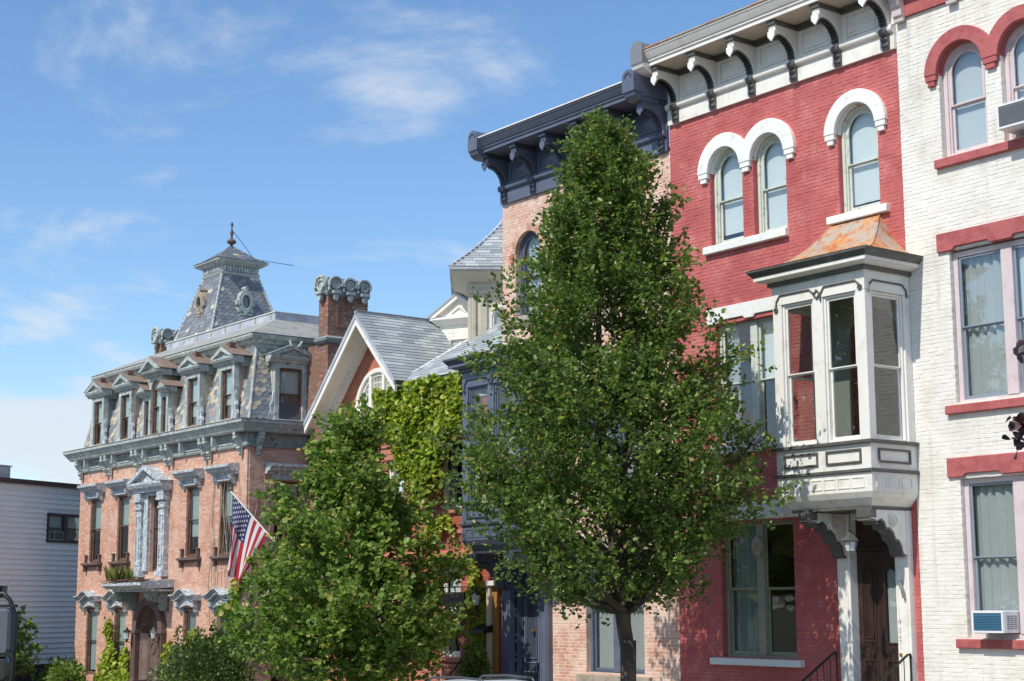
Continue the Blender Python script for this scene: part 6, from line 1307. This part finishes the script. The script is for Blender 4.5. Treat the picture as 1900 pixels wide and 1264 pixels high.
for sg in (-1, 1):
    y0 = cyc + sg * .80
    W_ = MB(); Wp = [(cx1 - .5, 1.12), (cx1 - .75, 1.55), (cx1 - 2.3, 1.55), (cx1 - 3.0, 1.12)]; W_.add([(x, cyc + sg * (hws(z) + .012), zg + z) for x, z in Wp], [(0, 1, 2, 3)]); W_.build('side_window', 'car_glass', car, fix=False)
    MB().tube([(cx1 - .5, cyc + sg * .58, zg + 1.72), (cx1 - .62, cyc + sg * .59, zg + 1.81), (cx1 - 1.4, cyc + sg * .6, zg + 1.835), (cx1 - 2.2, cyc + sg * .6, zg + 1.8), (cx1 - 2.35, cyc + sg * .6, zg + 1.71)], .022, 8).build('roof_rail', 'rack_grey', car, smooth=True)
    MB().box(cx1 - .08, cx1 + .05, min(y0, y0 - sg * .22), max(y0, y0 - sg * .22), zg + .78, zg + 1.02).build('tail_light', 'tail_red', car, bevel=.02)
    for xw in (cx1 - .95, cx0 + .9):
        T_ = MB().ring(xw, zg + .33, .2, .33, min(cyc + sg * .72, cyc + sg * .92), max(cyc + sg * .72, cyc + sg * .92), 0, 2 * PI, 20).build('wheel', 'rubber', car, smooth='auto'); MB().ext(arc(xw, zg + .33, .2, 0, 2 * PI, 16)[:-1], 'y', min(cyc + sg * .75, cyc + sg * .905), max(cyc + sg * .75, cyc + sg * .905)).build('rim', 'grey_metal', T_)
MB().tube([(cx1 - .62, cyc - .58, zg + 1.815), (cx1 - .62, cyc + .58, zg + 1.815)], .018, 8).build('rack_crossbar', 'rack_grey', car)
rg = [(cx1 - .16, 1.2), (cx1 - .40, 1.58)]; MB().add([(x + .03, cyc + sg * (hws(z) - .12), zg + z) for x, z in rg for sg in (-1, 1)], [(0, 1, 3, 2)]).build('rear_window', 'car_glass', car, fix=False)
MB().box(cx1 - .47, cx1 - .37, cyc - .2, cyc + .2, zg + 1.635, zg + 1.69).build('brake_light', 'tail_red', car, bevel=.015); box('bumper', 'rack_grey', car, cx1 - .05, cx1 + .09, cyc - .85, cyc + .85, zg + .32, zg + .55, bevel=.03)
# truck at the near kerb; only its door mirror reaches into the frame
tk = thing('parked_truck', (-8.6, -23.0, -.14), 'grey truck mirror in a black tube guard at the lower left edge', 'truck')
mxp = pixpt(9, 1183, -22.15); mx0, my0, mz0 = mxp
R_ = Matrix.Rotation(math.radians(38), 3, 'Z')
def mt(p): q = R_ @ (Vector(p) * .6); return (mx0 + q.x, my0 + q.y, mz0 + q.z)
XF[0] = mt
MB().ext([(-.13, -.12), (.035, -.12), (.05, -.08), (.05, .17), (.03, .2), (-.13, .2)], 'y', -.03, .05).build('mirror_housing', 'mirror_grey', tk, bevel=.015)
MB().ext([(-.1, -.3), (.015, -.3), (.035, -.27), (.035, -.15), (.015, -.128), (-.1, -.128)], 'y', -.02, .04).build('spot_mirror', 'mirror_chrome', tk, bevel=.012)
MB().tube([(-.55, .0, .3), (-.1, .0, .3), (-.02, 0, .3), (.03, 0, .25), (.075, 0, .15), (.075, 0, -.27), (.04, 0, -.34), (-.02, 0, -.36), (-.1, 0, -.36), (-.55, 0, -.36)], .016, 8).build('mirror_guard', 'black_iron', tk, smooth=True)
MB().box(-.16, .08, -.02, .02, .205, .225).build('mirror_bracket', 'black_iron', tk); MB().box(-.16, .08, -.02, .02, -.122, -.102).build('mirror_bracket', 'black_iron', tk)
XF[0] = None
cab = MB().ext([(-8.0, .45), (-6.9, .45), (-6.85, 1.3), (-7.0, 1.5), (-7.5, 2.55), (-8.0, 2.7), (-9.6, 2.7), (-9.7, .45)], 'y', -24.9, -23.0).build('cab', 'truck_paint', tk, bevel=.05)
MB().ext([(-7.35, 1.55), (-7.62, 2.4), (-8.6, 2.4), (-8.6, 1.5)], 'y', -22.995, -22.985).build('side_window', 'car_glass', tk)
for xw in (-7.7, -11.8): 
    for yw in (-23.25, -24.85): MB().ring(xw, .32, .22, .46, yw, yw + .24, 0, 2 * PI, 18).build('wheel', 'rubber', tk, smooth='auto')
MB().box(-13.5, -9.75, -24.95, -22.95, .6, 3.1).build('cargo_box', 'cream_trim', tk, bevel=.02)
# ================================================================== trees on the other side of the street, seen only as reflections in the panes
for k in range(7):
    x = -38 - 7.2 * k; h_ = 11.5 + 1.5 * math.sin(k * 1.9)
    tree('street_tree', (x, -33 - 2.2 * (k % 2), -.02), [(2.6, 1.6), (4, 3.4), (6.5, 3.9), (9, 3.0), (h_, .3)], 'leafy tree across the street mirrored in the windows, %s from the camera' % ('nearest', 'second', 'third', 'fourth', 'fifth', 'sixth', 'farthest')[k], 'maple_leaf', .34, 420, 13, trunk_r=.22, fork=2.4, group='trees across the street', twigs=20, spread=.5)
